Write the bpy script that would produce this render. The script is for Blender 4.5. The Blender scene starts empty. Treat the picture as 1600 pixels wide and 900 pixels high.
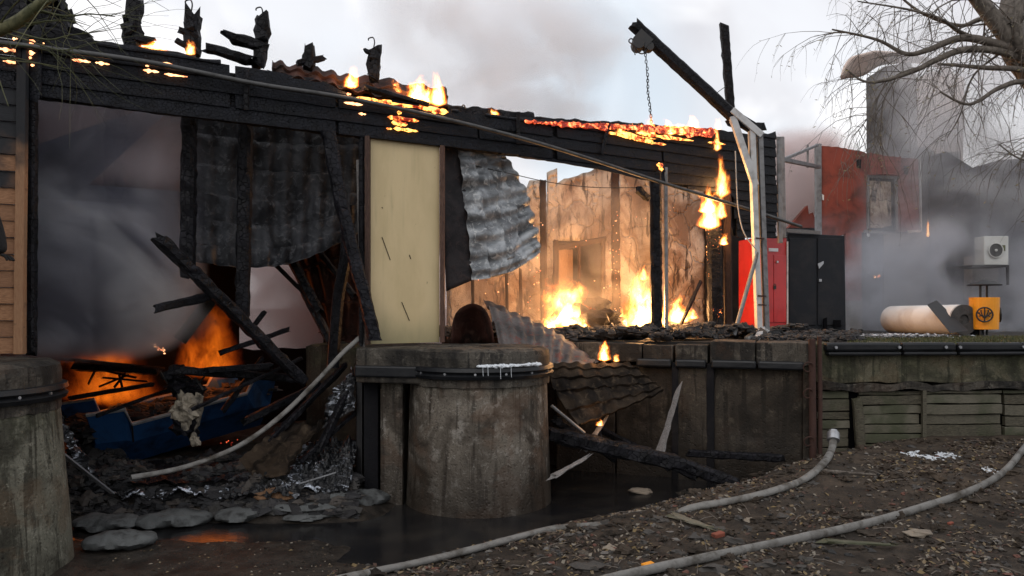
import bpy, math, random
from mathutils import Vector, noise, Matrix
random.seed(7)
R = math.radians
sc = bpy.context.scene
C = bpy.context.collection

# ------------------------------------------------------------------ camera
EYE = 2.3; F = 1200.0; HX = 800.0; HY = 480.0
cd = bpy.data.cameras.new('camera'); cam = bpy.data.objects.new('camera', cd); C.objects.link(cam)
cam.location = (0, 0, EYE); cam.rotation_euler = (R(90), 0, 0)
cd.sensor_width = 36; cd.lens = 36 * F / 1600; cd.shift_y = 30 / 1600
cd.clip_start = 0.1; cd.clip_end = 3000
sc.camera = cam
sc.render.resolution_x = 1024; sc.render.resolution_y = 576
sc.view_settings.view_transform = 'Standard'; sc.view_settings.look = 'None'
sc.view_settings.exposure = 0.0; sc.view_settings.gamma = 1
cy = sc.cycles
cy.use_denoising = True
cy.max_bounces = 6; cy.diffuse_bounces = 3; cy.glossy_bounces = 2; cy.transmission_bounces = 2
cy.volume_bounces = 2; cy.transparent_max_bounces = 8
cy.volume_step_rate = 1.0; cy.volume_max_steps = 48
cy.sample_clamp_indirect = 3.0
cy.caustics_reflective = False; cy.caustics_refractive = False

# ------------------------------------------------------------------ node helper
class N:
    def __init__(s, tree): s.t = tree; s.n = tree.nodes; s.l = tree.links
    def new(s, kind, **kw):
        nd = s.n.new(kind)
        ins = kw.pop('ins', {})
        for k, v in kw.items(): setattr(nd, k, v)
        for k, v in ins.items():
            if isinstance(v, bpy.types.NodeSocket): s.l.new(v, nd.inputs[k])
            else: nd.inputs[k].default_value = v
        return nd
    def math(s, op, a, b=0.0, c=0.0, clamp=False):
        nd = s.n.new('ShaderNodeMath'); nd.operation = op; nd.use_clamp = clamp
        for i, v in enumerate((a, b, c)):
            if isinstance(v, bpy.types.NodeSocket): s.l.new(v, nd.inputs[i])
            else: nd.inputs[i].default_value = v
        return nd.outputs[0]
    def vmath(s, op, a, b=(0, 0, 0)):
        nd = s.n.new('ShaderNodeVectorMath'); nd.operation = op
        for i, v in enumerate((a, b)):
            if isinstance(v, bpy.types.NodeSocket): s.l.new(v, nd.inputs[i])
            else: nd.inputs[i].default_value = v
        return nd.outputs[0]
    def noise(s, vec, scale, detail=4, rough=.55, dist=0.0):
        nd = s.new('ShaderNodeTexNoise', ins={'Scale': scale, 'Detail': detail, 'Roughness': rough, 'Distortion': dist})
        s.l.new(vec, nd.inputs['Vector']); return nd.outputs[0]
    def voro(s, vec, scale, feature='F1', out=0):
        nd = s.new('ShaderNodeTexVoronoi', feature=feature, ins={'Scale': scale})
        s.l.new(vec, nd.inputs['Vector']); return nd.outputs[out]
    def ramp(s, fac, lo, hi):
        nd = s.new('ShaderNodeMapRange', interpolation_type='SMOOTHSTEP', ins={'From Min': lo, 'From Max': hi})
        s.l.new(fac, nd.inputs[0]); return nd.outputs[0]
    def mix(s, f, a, b, mode='MIX'):
        nd = s.new('ShaderNodeMix', data_type='RGBA', blend_type=mode)
        for i, v in ((0, f), (6, a), (7, b)):
            if isinstance(v, bpy.types.NodeSocket): s.l.new(v, nd.inputs[i])
            elif i == 0: nd.inputs[0].default_value = v
            else: nd.inputs[i].default_value = (*v, 1) if len(v) == 3 else v
        return nd.outputs[2]
    def scale(s, vec, xyz): return s.vmath('MULTIPLY', vec, xyz)

# ------------------------------------------------------------------ sky
w = bpy.data.worlds.new('World'); sc.world = w; w.use_nodes = True
n = N(w.node_tree); n.n.clear()
SUN_EL, SUN_AZ = 38, 200
sky = n.new('ShaderNodeTexSky', sky_type='NISHITA', sun_disc=False, sun_elevation=R(SUN_EL), sun_rotation=R(SUN_AZ), air_density=1.5, dust_density=3.0)
bg1 = n.new('ShaderNodeBackground', ins={'Strength': 0.10}); n.l.new(sky.outputs[0], bg1.inputs[0])
tc = n.new('ShaderNodeTexCoord').outputs['Generated']
a = n.noise(tc, 2.6, 5, .5, .4); b = n.noise(n.vmath('ADD', tc, (3, 7, 1)), 4.2, 4, .5, .5)
col = n.mix(n.ramp(a, .34, .60), (.74, .72, .75), (.90, .91, .95))
col = n.mix(n.math('MULTIPLY', n.ramp(b, .47, .62), .9), col, (1.15, 1.13, 1.14))
col = n.mix(n.math('MULTIPLY', n.ramp(n.noise(n.vmath('ADD', tc, (9, 2, 5)), 1.9, 3, .5), .5, .68), .6), col, (.66, .80, .92))
bg2 = n.new('ShaderNodeBackground', ins={'Strength': 1.12}); n.l.new(col, bg2.inputs[0])
ms = n.new('ShaderNodeMixShader', ins={0: .9}); n.l.new(bg1.outputs[0], ms.inputs[1]); n.l.new(bg2.outputs[0], ms.inputs[2])
wo = n.new('ShaderNodeOutputWorld'); n.l.new(ms.outputs[0], wo.inputs[0])
sl = bpy.data.lights.new('sun', 'SUN'); sl.energy = 0.5; sl.angle = R(25); sl.color = (1, .97, .93)
so = bpy.data.objects.new('sun', sl); C.objects.link(so); so.rotation_euler = (R(90 - SUN_EL), 0, R(180 - SUN_AZ))

# ------------------------------------------------------------------ geometry helpers
def P(px, py, D): return Vector(((px - HX) / F * D, D, EYE - (py - HY) / F * D))
def fD(px): return 1.0 / (0.1351 - 4.81e-5 * (px - 42))
def PF(px, py, off=0.0): return P(px, py, fD(px) + off)
_A = PF(42, 480); _B = PF(1040, 480)
FU = (_B - _A).normalized(); FN = Vector((-FU.y, FU.x, 0))
def FS(s, off, z): return Vector((_A.x + FU.x * s + FN.x * off, _A.y + FU.y * s + FN.y * off, z))
def sz(px, py):
    p = PF(px, py); return (Vector((p.x - _A.x, p.y - _A.y, 0)).dot(FU), p.z)
def nz(*v): return noise.noise(Vector((tuple(v) + (0.37, 0.61))[:3]))
def sstep(a, b, x):
    t = max(0, min(1, (x - a) / (b - a))); return t * t * (3 - 2 * t)
def interp(pts, x):
    if x <= pts[0][0]: return pts[0][1]
    for (a, b), (c, d) in zip(pts, pts[1:]):
        if x <= c: return b + (d - b) * (x - a) / (c - a + 1e-9)
    return pts[-1][1]
def spline(pts, k=6):
    out = []; n_ = len(pts)
    for i in range(n_ - 1):
        p0 = pts[max(i - 1, 0)]; p1 = pts[i]; p2 = pts[i + 1]; p3 = pts[min(i + 2, n_ - 1)]
        for j in range(k):
            t = j / k
            out.append(0.5 * ((2 * p1) + (p2 - p0) * t + (2 * p0 - 5 * p1 + 4 * p2 - p3) * t * t + (3 * p1 - p0 - 3 * p2 + p3) * t ** 3))
    out.append(pts[-1].copy()); return out

class G:
    def __init__(s): s.v = []; s.f = []
    def add(s, vs, fs):
        k = len(s.v); s.v += [Vector(v) for v in vs]; s.f += [tuple(i + k for i in f) for f in fs]; return s
    def box(s, c, size, ax=None):
        X, Y, Z = ax or (Vector((1, 0, 0)), Vector((0, 1, 0)), Vector((0, 0, 1)))
        c = Vector(c); h = [q / 2 for q in size]
        vs = [c + X * (i * h[0]) + Y * (j * h[1]) + Z * (k * h[2]) for i in (-1, 1) for j in (-1, 1) for k in (-1, 1)]
        return s.add(vs, [(0, 1, 3, 2), (4, 6, 7, 5), (0, 4, 5, 1), (2, 3, 7, 6), (0, 2, 6, 4), (1, 5, 7, 3)])
    def bar(s, p0, p1, w, h=None, up=None):
        h = h or w; d = (p1 - p0); L = d.length; d = d.normalized()
        up = Vector(up) if up else Vector((0, 0, 1))
        if abs(d.dot(up)) > .98: up = Vector((0, 1, 0))
        x = d.cross(up).normalized(); y = x.cross(d)
        return s.box((p0 + p1) / 2, (w, h, L), (x, y, d))
    def ring(s, rings, close=True, caps=True):
        k = len(s.v); m = len(rings[0])
        for r in rings: s.v += [Vector(q) for q in r]
        for i in range(len(rings) - 1):
            for j in range(m if close else m - 1):
                a = k + i * m + j; b = k + i * m + (j + 1) % m
                s.f.append((a, b, b + m, a + m))
        if caps and close:
            s.f.append(tuple(range(k + m - 1, k - 1, -1))); s.f.append(tuple(range(k + (len(rings) - 1) * m, k + len(rings) * m)))
        return s
    def tube(s, pts, r, m=8, flat=1.0):
        rs = []; x = None
        for i, p in enumerate(pts):
            d = (pts[min(i + 1, len(pts) - 1)] - pts[max(i - 1, 0)]).normalized()
            if x is None:
                x = d.cross(Vector((0, 0, 1)));
                if x.length < .1: x = d.cross(Vector((0, 1, 0)))
            x = (x - d * x.dot(d)).normalized(); y = x.cross(d)
            rr = r(i / (len(pts) - 1)) if callable(r) else r
            rs.append([p + x * (rr * math.cos(t)) + y * (rr * flat * math.sin(t)) for t in (2 * math.pi * j / m for j in range(m))])
        return s.ring(rs)
    def lathe(s, c, prof, m=24, ax=None, caps=True):
        X, Y, Z = ax or (Vector((1, 0, 0)), Vector((0, 1, 0)), Vector((0, 0, 1)))
        c = Vector(c)
        return s.ring([[c + X * (r * math.cos(2 * math.pi * j / m)) + Y * (r * math.sin(2 * math.pi * j / m)) + Z * z for j in range(m)] for r, z in prof], True, caps)
    def slab(s, poly, th, nrm):
        nrm = Vector(nrm).normalized() * th; k = len(poly)
        vs = list(poly) + [p + nrm for p in poly]
        return s.add(vs, [tuple(range(k)), tuple(range(2 * k - 1, k - 1, -1))] + [(i, i + k, (i + 1) % k + k, (i + 1) % k) for i in range(k)])
    def char(s, p0, p1, w, h=None, jit=.18, seg=None, rag=.5, taper=1.0):
        """a burnt timber: a squared section that has burnt to an uneven outline with ragged ends"""
        h = h or w; d = (p1 - p0); L = d.length; d = d.normalized(); up = Vector((0, 0, 1))
        if abs(d.dot(up)) > .95: up = Vector((0, 1, 0))
        x = d.cross(up).normalized(); y = x.cross(d); seg = seg or max(4, int(L / .07)); o = random.uniform(0, 90)
        sec = [(-1, -.6), (-.6, -1), (.6, -1), (1, -.6), (1, .6), (.6, 1), (-.6, 1), (-1, .6)]
        rs = []
        for i in range(seg + 1):
            t = i / seg; c = p0 + d * (L * t); tp = 1 - (1 - taper) * t
            r = []
            for j, (a, b) in enumerate(sec):
                q = 1 + jit * (nz(o + t * L * 9, j * 1.7, o) * 1.6 + random.uniform(-.35, .35))
                e = 0
                if i in (0, seg): e = random.uniform(-1, 1) * rag * w
                r.append(c + x * (a * w / 2 * q * tp) + y * (b * h / 2 * q * tp) + d * e)
            rs.append(r)
        return s.ring(rs)
    def blob(s, c, r, jit=.25, lev=2):
        c = Vector(c); o = random.uniform(0, 50)
        m, kk = (8, 5) if lev == 1 else (14, 9) if lev == 2 else (24, 15)
        rs = []
        for i in range(kk + 1):
            ph = math.pi * (i + .02) / (kk + .04); row = []
            for j in range(m):
                th = 2 * math.pi * j / m
                d = Vector((math.sin(ph) * math.cos(th), math.sin(ph) * math.sin(th), math.cos(ph)))
                q = 1 + jit * 2 * nz(d.x * 1.3 + o, d.y * 1.3, d.z * 1.3) + (jit * nz(d.x * 4 + o, d.y * 4, d.z * 4) if lev > 1 else 0)
                row.append(c + Vector((d.x * r[0], d.y * r[1], d.z * r[2])) * q)
            rs.append(row)
        return s.ring(rs)
    def grid(s, fn, nu, nv):
        k = len(s.v)
        for j in range(nv + 1):
            for i in range(nu + 1): s.v.append(Vector(fn(i / nu, j / nv)))
        for j in range(nv):
            for i in range(nu):
                a = k + j * (nu + 1) + i; s.f.append((a, a + 1, a + nu + 2, a + nu + 1))
        return s

def obj(name, g, mat, parent=None, smooth=False, loc=None, solid=0, bevel=0, kind=None):
    me = bpy.data.meshes.new(name)
    o0 = parent['_o'] if parent is not None and '_o' in parent else (loc if loc is not None else (0, 0, 0))
    o0 = Vector(o0)
    me.from_pydata([v - o0 for v in g.v], [], g.f)
    import bmesh as _b
    bm = _b.new(); bm.from_mesh(me); _b.ops.recalc_face_normals(bm, faces=bm.faces); bm.to_mesh(me); bm.free()
    if mat: me.materials.append(mat)
    if smooth:
        me.polygons.foreach_set('use_smooth', [True] * len(me.polygons)); me.set_sharp_from_angle(angle=R(48))
    o = bpy.data.objects.new(name, me); C.objects.link(o)
    if parent is not None:
        o.parent = parent; o['_o'] = tuple(o0); o.matrix_parent_inverse = Matrix.Identity(4)
    else: o.location = o0
    if solid:
        md = o.modifiers.new('solid', 'SOLIDIFY'); md.thickness = solid; md.offset = -1
    if bevel:
        md = o.modifiers.new('bevel', 'BEVEL'); md.width = bevel; md.segments = 2; md.limit_method = 'ANGLE'
    if kind: o['kind'] = kind
    return o
def tag(o, label, cat, group=None):
    o['label'] = label; o['category'] = cat
    if group: o['group'] = group
    if 'kind' not in o: o['kind'] = 'thing'
    return o
def thing(name, label, cat, loc, group=None):
    o = bpy.data.objects.new(name, None); C.objects.link(o); o.location = loc; o['_o'] = tuple(loc)
    o.empty_display_size = .1
    return tag(o, label, cat, group)

# ------------------------------------------------------------------ materials
MATS = {}
def base(name):
    m = bpy.data.materials.new(name); m.use_nodes = True; k = N(m.node_tree); k.n.clear()
    b = k.new('ShaderNodeBsdfPrincipled'); o = k.new('ShaderNodeOutputMaterial'); k.l.new(b.outputs[0], o.inputs[0])
    MATS[name] = m; pos = k.new('ShaderNodeNewGeometry').outputs['Position']
    return m, k, b, pos
def bump(k, b, h, strength=.4, dist=.02):
    bp = k.new('ShaderNodeBump', ins={'Strength': strength, 'Distance': dist}); k.l.new(h, bp.inputs['Height']); k.l.new(bp.outputs[0], b.inputs['Normal'])

def m_char(name, c0=(.0035, .0035, .0045), c1=(.013, .013, .017), ember=0, rough=.62, sc_=16):
    m, k, b, pos = base(name)
    ob = k.new('ShaderNodeTexCoord').outputs['Object']
    vor = k.voro(pos, sc_, 'DISTANCE_TO_EDGE'); nn = k.noise(pos, 7, 5, .6)
    col = k.mix(k.ramp(nn, .3, .75), c0, c1)
    col = k.mix(k.ramp(k.noise(pos, 38, 2), .62, .8), col, (.04, .04, .046))
    k.l.new(col, b.inputs['Base Color']); k.l.new(k.math('MULTIPLY_ADD', nn, .4, rough - .25), b.inputs['Roughness'])
    b.inputs['Specular IOR Level'].default_value = .16
    bump(k, b, k.math('ADD', k.ramp(vor, 0, .06), k.math('MULTIPLY', nn, .8)), .9, .02)
    if ember:
        e = k.ramp(k.math('ADD', k.noise(pos, 24, 4, .7), k.math('MULTIPLY', k.noise(pos, 3, 2), .6)), ember, ember + .14)
        k.l.new(k.mix(e, (1, .06, .02), (1, .5, .12)), b.inputs['Emission Color'])
        k.l.new(k.math('MULTIPLY', k.math('POWER', e, 1.6), 7.0), b.inputs['Emission Strength'])
    return m
m_char('char'); m_char('char_shiny', (.004, .004, .006), (.016, .016, .021), rough=.5)
m_char('char_ember', ember=.93)
m_char('char_board', (.0045, .005, .007), (.012, .0135, .019), rough=.6, sc_=30)

def m_wood(name, cols, char_z=None, rough=.7, along=(1, 1, 14), moss=0, island=True):
    m, k, b, pos = base(name)
    g = k.noise(k.scale(pos, along), 5, 6, .6, .6); f = k.noise(pos, 2.2, 4)
    col = k.mix(k.ramp(g, .3, .72), cols[0], cols[1])
    rnd = k.new('ShaderNodeObjectInfo').outputs['Random']
    col = k.mix(k.math('MULTIPLY', rnd, .55), col, cols[2])
    if moss: col = k.mix(k.math('MULTIPLY', k.ramp(k.math('ADD', f, k.math('MULTIPLY', rnd, .2)), .5, .72), moss), col, (.035, .045, .018))
    if char_z is not None:
        z = k.new('ShaderNodeSeparateXYZ'); k.l.new(pos, z.inputs[0])
        zz = k.math('ADD', z.outputs[2], k.math('MULTIPLY', k.math('SUBTRACT', f, .5), 1.2))
        zz = k.math('ADD', zz, k.math('MULTIPLY', rnd, .35))
        col = k.mix(k.ramp(zz, char_z, char_z + .45), col, (.014, .015, .018))
    kn = k.ramp(k.noise(pos, 11, 3, .6), .62, .74); col = k.mix(k.math('MULTIPLY', kn, .6), col, (.03, .018, .012))
    k.l.new(col, b.inputs['Base Color']); b.inputs['Roughness'].default_value = rough
    b.inputs['Specular IOR Level'].default_value = .3
    bump(k, b, g, .5, .012); return m
m_wood('wood_raw', ((.20, .095, .045), (.36, .19, .10), (.14, .07, .04)), char_z=3.5, along=(5, 5, 26))
m_wood('wood_post', ((.22, .115, .06), (.34, .20, .11), (.26, .13, .07)), char_z=3.55, along=(30, 30, 3))
m_wood('wood_frame', ((.055, .028, .02), (.16, .09, .065), (.02, .012, .01)), along=(30, 30, 3))
m_wood('wood_quay', ((.018, .016, .010), (.13, .115, .08), (.21, .195, .15)), along=(4, 14, 40), moss=.7, rough=.6)
m_wood('wood_ash', ((.13, .12, .115), (.30, .285, .275), (.08, .075, .075)), along=(8, 8, 20))
m_wood('bark', ((.07, .058, .048), (.19, .165, .14), (.12, .10, .085)), along=(6, 6, 3))
m_wood('bark_moss', ((.055, .055, .025), (.15, .14, .07), (.09, .09, .04)), along=(6, 6, 3), moss=.6)
m_wood('wood_burnt_red', ((.012, .006, .004), (.05, .02, .012), (.010, .005, .004)), along=(20, 20, 3))

def m_concrete(name, base_c, dark, pale, moss=(.05, .055, .028), wet_z=.5, rough=.75, mossy=.6, moss_z=None, spots=None):
    m, k, b, pos = base(name)
    big = k.noise(pos, 1.3, 5, .6, .8); med = k.noise(pos, 5.5, 6, .65); fine = k.noise(pos, 42, 4, .7)
    streak = k.noise(k.scale(pos, (7, 7, .5)), 1.3, 5, .6, .7)
    col = k.mix(k.ramp(big, .36, .62), dark, base_c)
    col = k.mix(k.math('MULTIPLY', k.ramp(med, .52, .72), .65), col, pale)
    col = k.mix(k.math('MULTIPLY', k.ramp(streak, .50, .60), .85), col, dark)
    col = k.mix(k.math('MULTIPLY', k.ramp(k.noise(k.scale(pos, (9, 9, 1.1)), 1.1, 3), .60, .70), .6), col, (.012, .011, .009))
    col = k.mix(k.math('MULTIPLY', k.ramp(fine, .52, .66), .6), col, (.02, .016, .012))
    spk = k.noise(pos, 16, 5, .75, .6); col = k.mix(k.math('MULTIPLY', k.math('MULTIPLY', k.ramp(spk, .56, .66), k.ramp(big, .44, .56)), .7), col, pale)
    col = k.mix(k.math('MULTIPLY', k.ramp(k.noise(k.vmath('ADD', pos, (5, 1, 2)), 1.7, 4, .6, .5), .52, .62), .35), col, (base_c[0] * .75, base_c[1] * .5, base_c[2] * .38))
    z = k.new('ShaderNodeSeparateXYZ'); k.l.new(pos, z.inputs[0])
    if moss_z: col = k.mix(k.math('MULTIPLY', k.math('MULTIPLY', k.ramp(z.outputs[2], moss_z[0], moss_z[1]), k.ramp(med, .40, .62)), mossy), col, moss)
    wet = k.ramp(k.math('ADD', z.outputs[2], k.math('MULTIPLY', big, -.5)), wet_z, wet_z - .7)
    col = k.mix(k.math('MULTIPLY', wet, .65), col, (.022, .017, .013))
    k.l.new(col, b.inputs['Base Color']); k.l.new(k.math('MULTIPLY_ADD', wet, -.3, rough), b.inputs['Roughness']); b.inputs['Specular IOR Level'].default_value = .25
    pits = k.ramp(k.voro(pos, 19), 0.0, .35)
    h = k.math('ADD', k.math('MULTIPLY', fine, .5), k.math('ADD', med, k.math('MULTIPLY', pits, .4)))
    bump(k, b, h, .7, .02); return m
m_concrete('concrete_pillar', (.16, .138, .112), (.030, .023, .017), (.34, .315, .28), moss_z=(1.2, 1.75), wet_z=.65)
m_concrete('concrete_left', (.16, .155, .12), (.030, .028, .020), (.26, .25, .20), moss_z=(.9, 1.7), wet_z=.1)
m_concrete('concrete_cap', (.075, .066, .054), (.012, .011, .010), (.16, .145, .12), moss=(.04, .042, .022), wet_z=-2)
m_concrete('concrete_quay', (.054, .043, .032), (.014, .011, .008), (.11, .09, .066), wet_z=.7, moss_z=(1.3, 1.8))
m_concrete('concrete_beam', (.115, .104, .070), (.026, .026, .016), (.21, .19, .13), moss_z=(1.2, 1.7), wet_z=0)
m_concrete('deck_mat', (.05, .045, .04), (.014, .013, .012), (.10, .09, .085), wet_z=-3)

def m_simple(name, c, rough=.5, metal=0, dirt=.3, dirt_c=(.03, .028, .025), dsc=6, spec=.5, bstr=.15, bsc=30, streak=False, coat=0):
    m, k, b, pos = base(name)
    v = k.scale(pos, (5, 5, .6)) if streak else pos
    nn = k.noise(v, dsc if not streak else 1.6, 5, .62, .3)
    col = k.mix(k.math('MULTIPLY', k.ramp(nn, .42, .72), dirt), c, dirt_c)
    k.l.new(col, b.inputs['Base Color']); k.l.new(k.math('MULTIPLY_ADD', nn, .3, rough - .12), b.inputs['Roughness'])
    b.inputs['Metallic'].default_value = metal; b.inputs['Specular IOR Level'].default_value = spec
    b.inputs['Coat Weight'].default_value = coat
    bump(k, b, k.noise(pos, bsc, 3), bstr, .01); return m
m_simple('rubber', (.006, .007, .009), .42, dirt=.3, dirt_c=(.03, .03, .03), bstr=.25, spec=.35)
m_simple('black_iron', (.008, .008, .009), .5, .0, .3, (.05, .04, .035))
m_simple('pipe_metal', (.075, .075, .075), .5, .4, .6, (.02, .018, .016), dsc=9)
m_simple('white_steel', (.47, .475, .48), .5, .1, .55, (.20, .18, .16), dsc=7)
m_simple('grey_steel', (.19, .19, .195), .5, .4, .6, (.05, .045, .04), dsc=9)
m_simple('rust', (.045, .018, .012), .8, 0, .6, (.03, .015, .012), dsc=14, bstr=.5)
m_simple('hose_cloth', (.19, .185, .175), .8, 0, .9, (.045, .038, .030), dsc=5, bstr=.6, bsc=60, spec=.2)
m_simple('coupling', (.40, .41, .43), .35, .7, .4)
m_simple('foam_white', (.62, .66, .70), .8, 0, .25, (.3, .3, .3), bstr=.6)
m_simple('red_paint', (.50, .016, .016), .42, 0, .32, (.16, .010, .010), dsc=3, bstr=.05, coat=.2)
m_simple('red_wall', (.22, .046, .028), .9, 0, .8, (.06, .026, .020), dsc=2.6, bstr=.3)
m_simple('tan_wall', (.24, .20, .155), .85, 0, .6, (.07, .06, .055), dsc=2.6, bstr=.3)
m_simple('dark_cabinet', (.010, .012, .016), .6, 0, .5, (.035, .032, .032), dsc=3, bstr=.2, spec=.25)
m_simple('soot_wall', (.012, .012, .014), .95, 0, .5, (.035, .03, .028), dsc=2, bstr=.5, spec=.1)
m_simple('soot_and_shade', (.004, .004, .005), .95, 0, .4, (.012, .010, .009), dsc=2, bstr=.5, spec=.08)
def m_plaster():
    m, k, b, pos = base('plaster')
    a = k.noise(pos, 1.1, 6, .62, .8); c = k.noise(k.scale(pos, (5, 5, 1.2)), 1.3, 5, .65, .5); d = k.noise(pos, 7, 5, .7, 1.5)
    col = k.mix(k.ramp(a, .40, .60), (.52, .43, .35), (.22, .14, .095))
    col = k.mix(k.math('MULTIPLY', k.ramp(c, .53, .64), .9), col, (.035, .02, .014))
    cr = k.voro(k.vmath('ADD', pos, k.scale(k.new('ShaderNodeTexNoise', ins={'Scale': 3.0, 'Vector': pos}).outputs['Color'], (.5, .5, .5))), 1.7, 'DISTANCE_TO_EDGE')
    col = k.mix(k.math('MULTIPLY', k.math('MULTIPLY', k.ramp(cr, .018, .004), k.ramp(c, .45, .6)), .6), col, (.03, .02, .015))
    col = k.mix(k.math('MULTIPLY', k.ramp(d, .60, .66), .7), col, (.06, .04, .03))
    k.l.new(col, b.inputs['Base Color']); b.inputs['Roughness'].default_value = .9
    bump(k, b, k.math('ADD', d, k.ramp(cr, 0, .05)), .9, .03)
m_plaster()
m_simple('orange_paint', (.80, .30, .010), .45, 0, .28, (.40, .14, .01), dsc=5, bstr=.08)
m_simple('tank_white', (.74, .73, .71), .5, 0, .35, (.30, .22, .16), dsc=2.2, bstr=.2)
m_simple('tank_end', (.06, .055, .052), .9, 0, .6, (.015, .014, .013), dsc=9, bstr=.6)
m_simple('ac_white', (.52, .53, .51), .5, 0, .25, (.28, .27, .24), dsc=4, bstr=.05)
m_simple('ac_dark', (.06, .062, .06), .6, 0, .3)
m_simple('blue_hull', (.012, .060, .17), .6, 0, .9, (.006, .012, .025), dsc=3, spec=.25, bstr=.15)
m_simple('hull_trim', (.30, .30, .30), .5, 0, .6, (.07, .07, .07), dsc=8)
m_simple('sandbag', (.10, .105, .105), .9, 0, .85, (.014, .013, .012), dsc=5, bstr=1.0, bsc=22, spec=.2)
m_simple('brown_cloth', (.16, .085, .042), .9, 0, .5, (.05, .03, .02), dsc=9, bstr=.8, bsc=24)
m_simple('stone', (.05, .045, .04), .8, 0, .7, (.03, .027, .024), dsc=9, bstr=.6)
m_simple('brick_red', (.22, .06, .035), .85, 0, .5, (.06, .025, .02), dsc=9, bstr=.6)
m_simple('turnout', (.005, .005, .006), .85, 0, .3, (.03, .03, .03), bstr=.6, bsc=20)
m_simple('hi_vis', (.55, .75, .03), .5, 0, .2)
m_simple('wreck_cream', (.30, .26, .20), .7, 0, .9, (.02, .018, .017), dsc=10, bstr=.9, bsc=14)
m_simple('label_white', (.72, .70, .70), .5, 0, .1)
m_simple('ink', (.06, .03, .03), .6, 0, .1)
m_simple('wire', (.02, .02, .02), .6)
m_simple('rope', (.42, .40, .37), .9, 0, .3)
m_simple('duct', (.58, .46, .40), .8, 0, .35, (.13, .10, .085), dsc=1.5, bstr=.3)
m_simple('shaft', (.045, .042, .042), .9, 0, .6, (.03, .03, .03), dsc=2.5, bstr=.5)

def m_tile(name, c0, c1, c2, rough, metal, spec=.5):
    m, k, b, pos = base(name)
    nn = k.noise(pos, 2.5, 5, .6, .6); n2 = k.noise(pos, 11, 5, .65, .8)
    col = k.mix(k.ramp(nn, .38, .62), c0, c1)
    col = k.mix(k.math('MULTIPLY', k.ramp(n2, .52, .68), .8), col, c2)
    col = k.mix(k.math('MULTIPLY', k.ramp(k.noise(pos, 30, 3), .6, .75), .4), col, (.02, .02, .02))
    k.l.new(col, b.inputs['Base Color']); k.l.new(k.math('MULTIPLY_ADD', n2, .45, rough - .2), b.inputs['Roughness'])
    b.inputs['Metallic'].default_value = metal; b.inputs['Specular IOR Level'].default_value = spec
    bump(k, b, n2, .6, .02); return m
m_tile('tile_zinc', (.36, .38, .40), (.12, .13, .14), (.55, .56, .56), .42, .3)
m_tile('tile_sooty', (.055, .059, .068), (.012, .013, .016), (.12, .125, .135), .5, .1, .35)
m_tile('tile_grey_red', (.10, .088, .085), (.038, .036, .036), (.13, .04, .03), .6, .1)
m_tile('tile_brown', (.065, .026, .019), (.02, .012, .010), (.10, .055, .04), .6, .0, .2)
m_tile('sheet_shade', (.03, .026, .028), (.012, .011, .013), (.05, .035, .033), .6, .1, .25)
m_tile('sheet_under', (.040, .028, .019), (.008, .006, .005), (.07, .052, .036), .8, 0, .15)
m_tile('black_gloss', (.008, .009, .012), (.012, .013, .017), (.02, .022, .03), .28, 0, 1.0)

def m_painted_glints():
    m, k, b, pos = base('painted_glints')
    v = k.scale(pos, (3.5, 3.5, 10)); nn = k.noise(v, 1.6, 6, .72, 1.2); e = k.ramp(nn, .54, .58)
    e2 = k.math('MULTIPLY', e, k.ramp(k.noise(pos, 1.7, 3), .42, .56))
    k.l.new(k.mix(e2, (.004, .0045, .006), (.62, .67, .76)), b.inputs['Base Color']); b.inputs['Roughness'].default_value = .36  # silver streaks paint the sky's reflections into the black sheet's colour
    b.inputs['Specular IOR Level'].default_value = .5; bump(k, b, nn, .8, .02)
m_painted_glints()
def m_panel():
    m, k, b, pos = base('cream_panel')
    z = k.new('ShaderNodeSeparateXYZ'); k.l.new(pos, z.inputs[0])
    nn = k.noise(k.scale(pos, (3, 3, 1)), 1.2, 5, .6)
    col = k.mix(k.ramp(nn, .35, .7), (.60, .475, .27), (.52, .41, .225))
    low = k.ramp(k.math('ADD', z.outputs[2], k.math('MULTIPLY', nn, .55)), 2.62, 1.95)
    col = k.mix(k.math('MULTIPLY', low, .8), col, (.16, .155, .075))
    sp = k.ramp(k.noise(k.scale(pos, (26, 26, 7)), 1.5, 4, .6), .68, .76)
    col = k.mix(k.math('MULTIPLY', sp, .5), col, (.14, .11, .06))
    col = k.mix(k.math('MULTIPLY', k.ramp(k.noise(k.scale(pos, (12, 12, .8)), 1, 3), .55, .75), .25), col, (.24, .22, .12))
    k.l.new(col, b.inputs['Base Color']); b.inputs['Roughness'].default_value = .6
    bump(k, b, nn, .2, .01)
m_panel()

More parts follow.
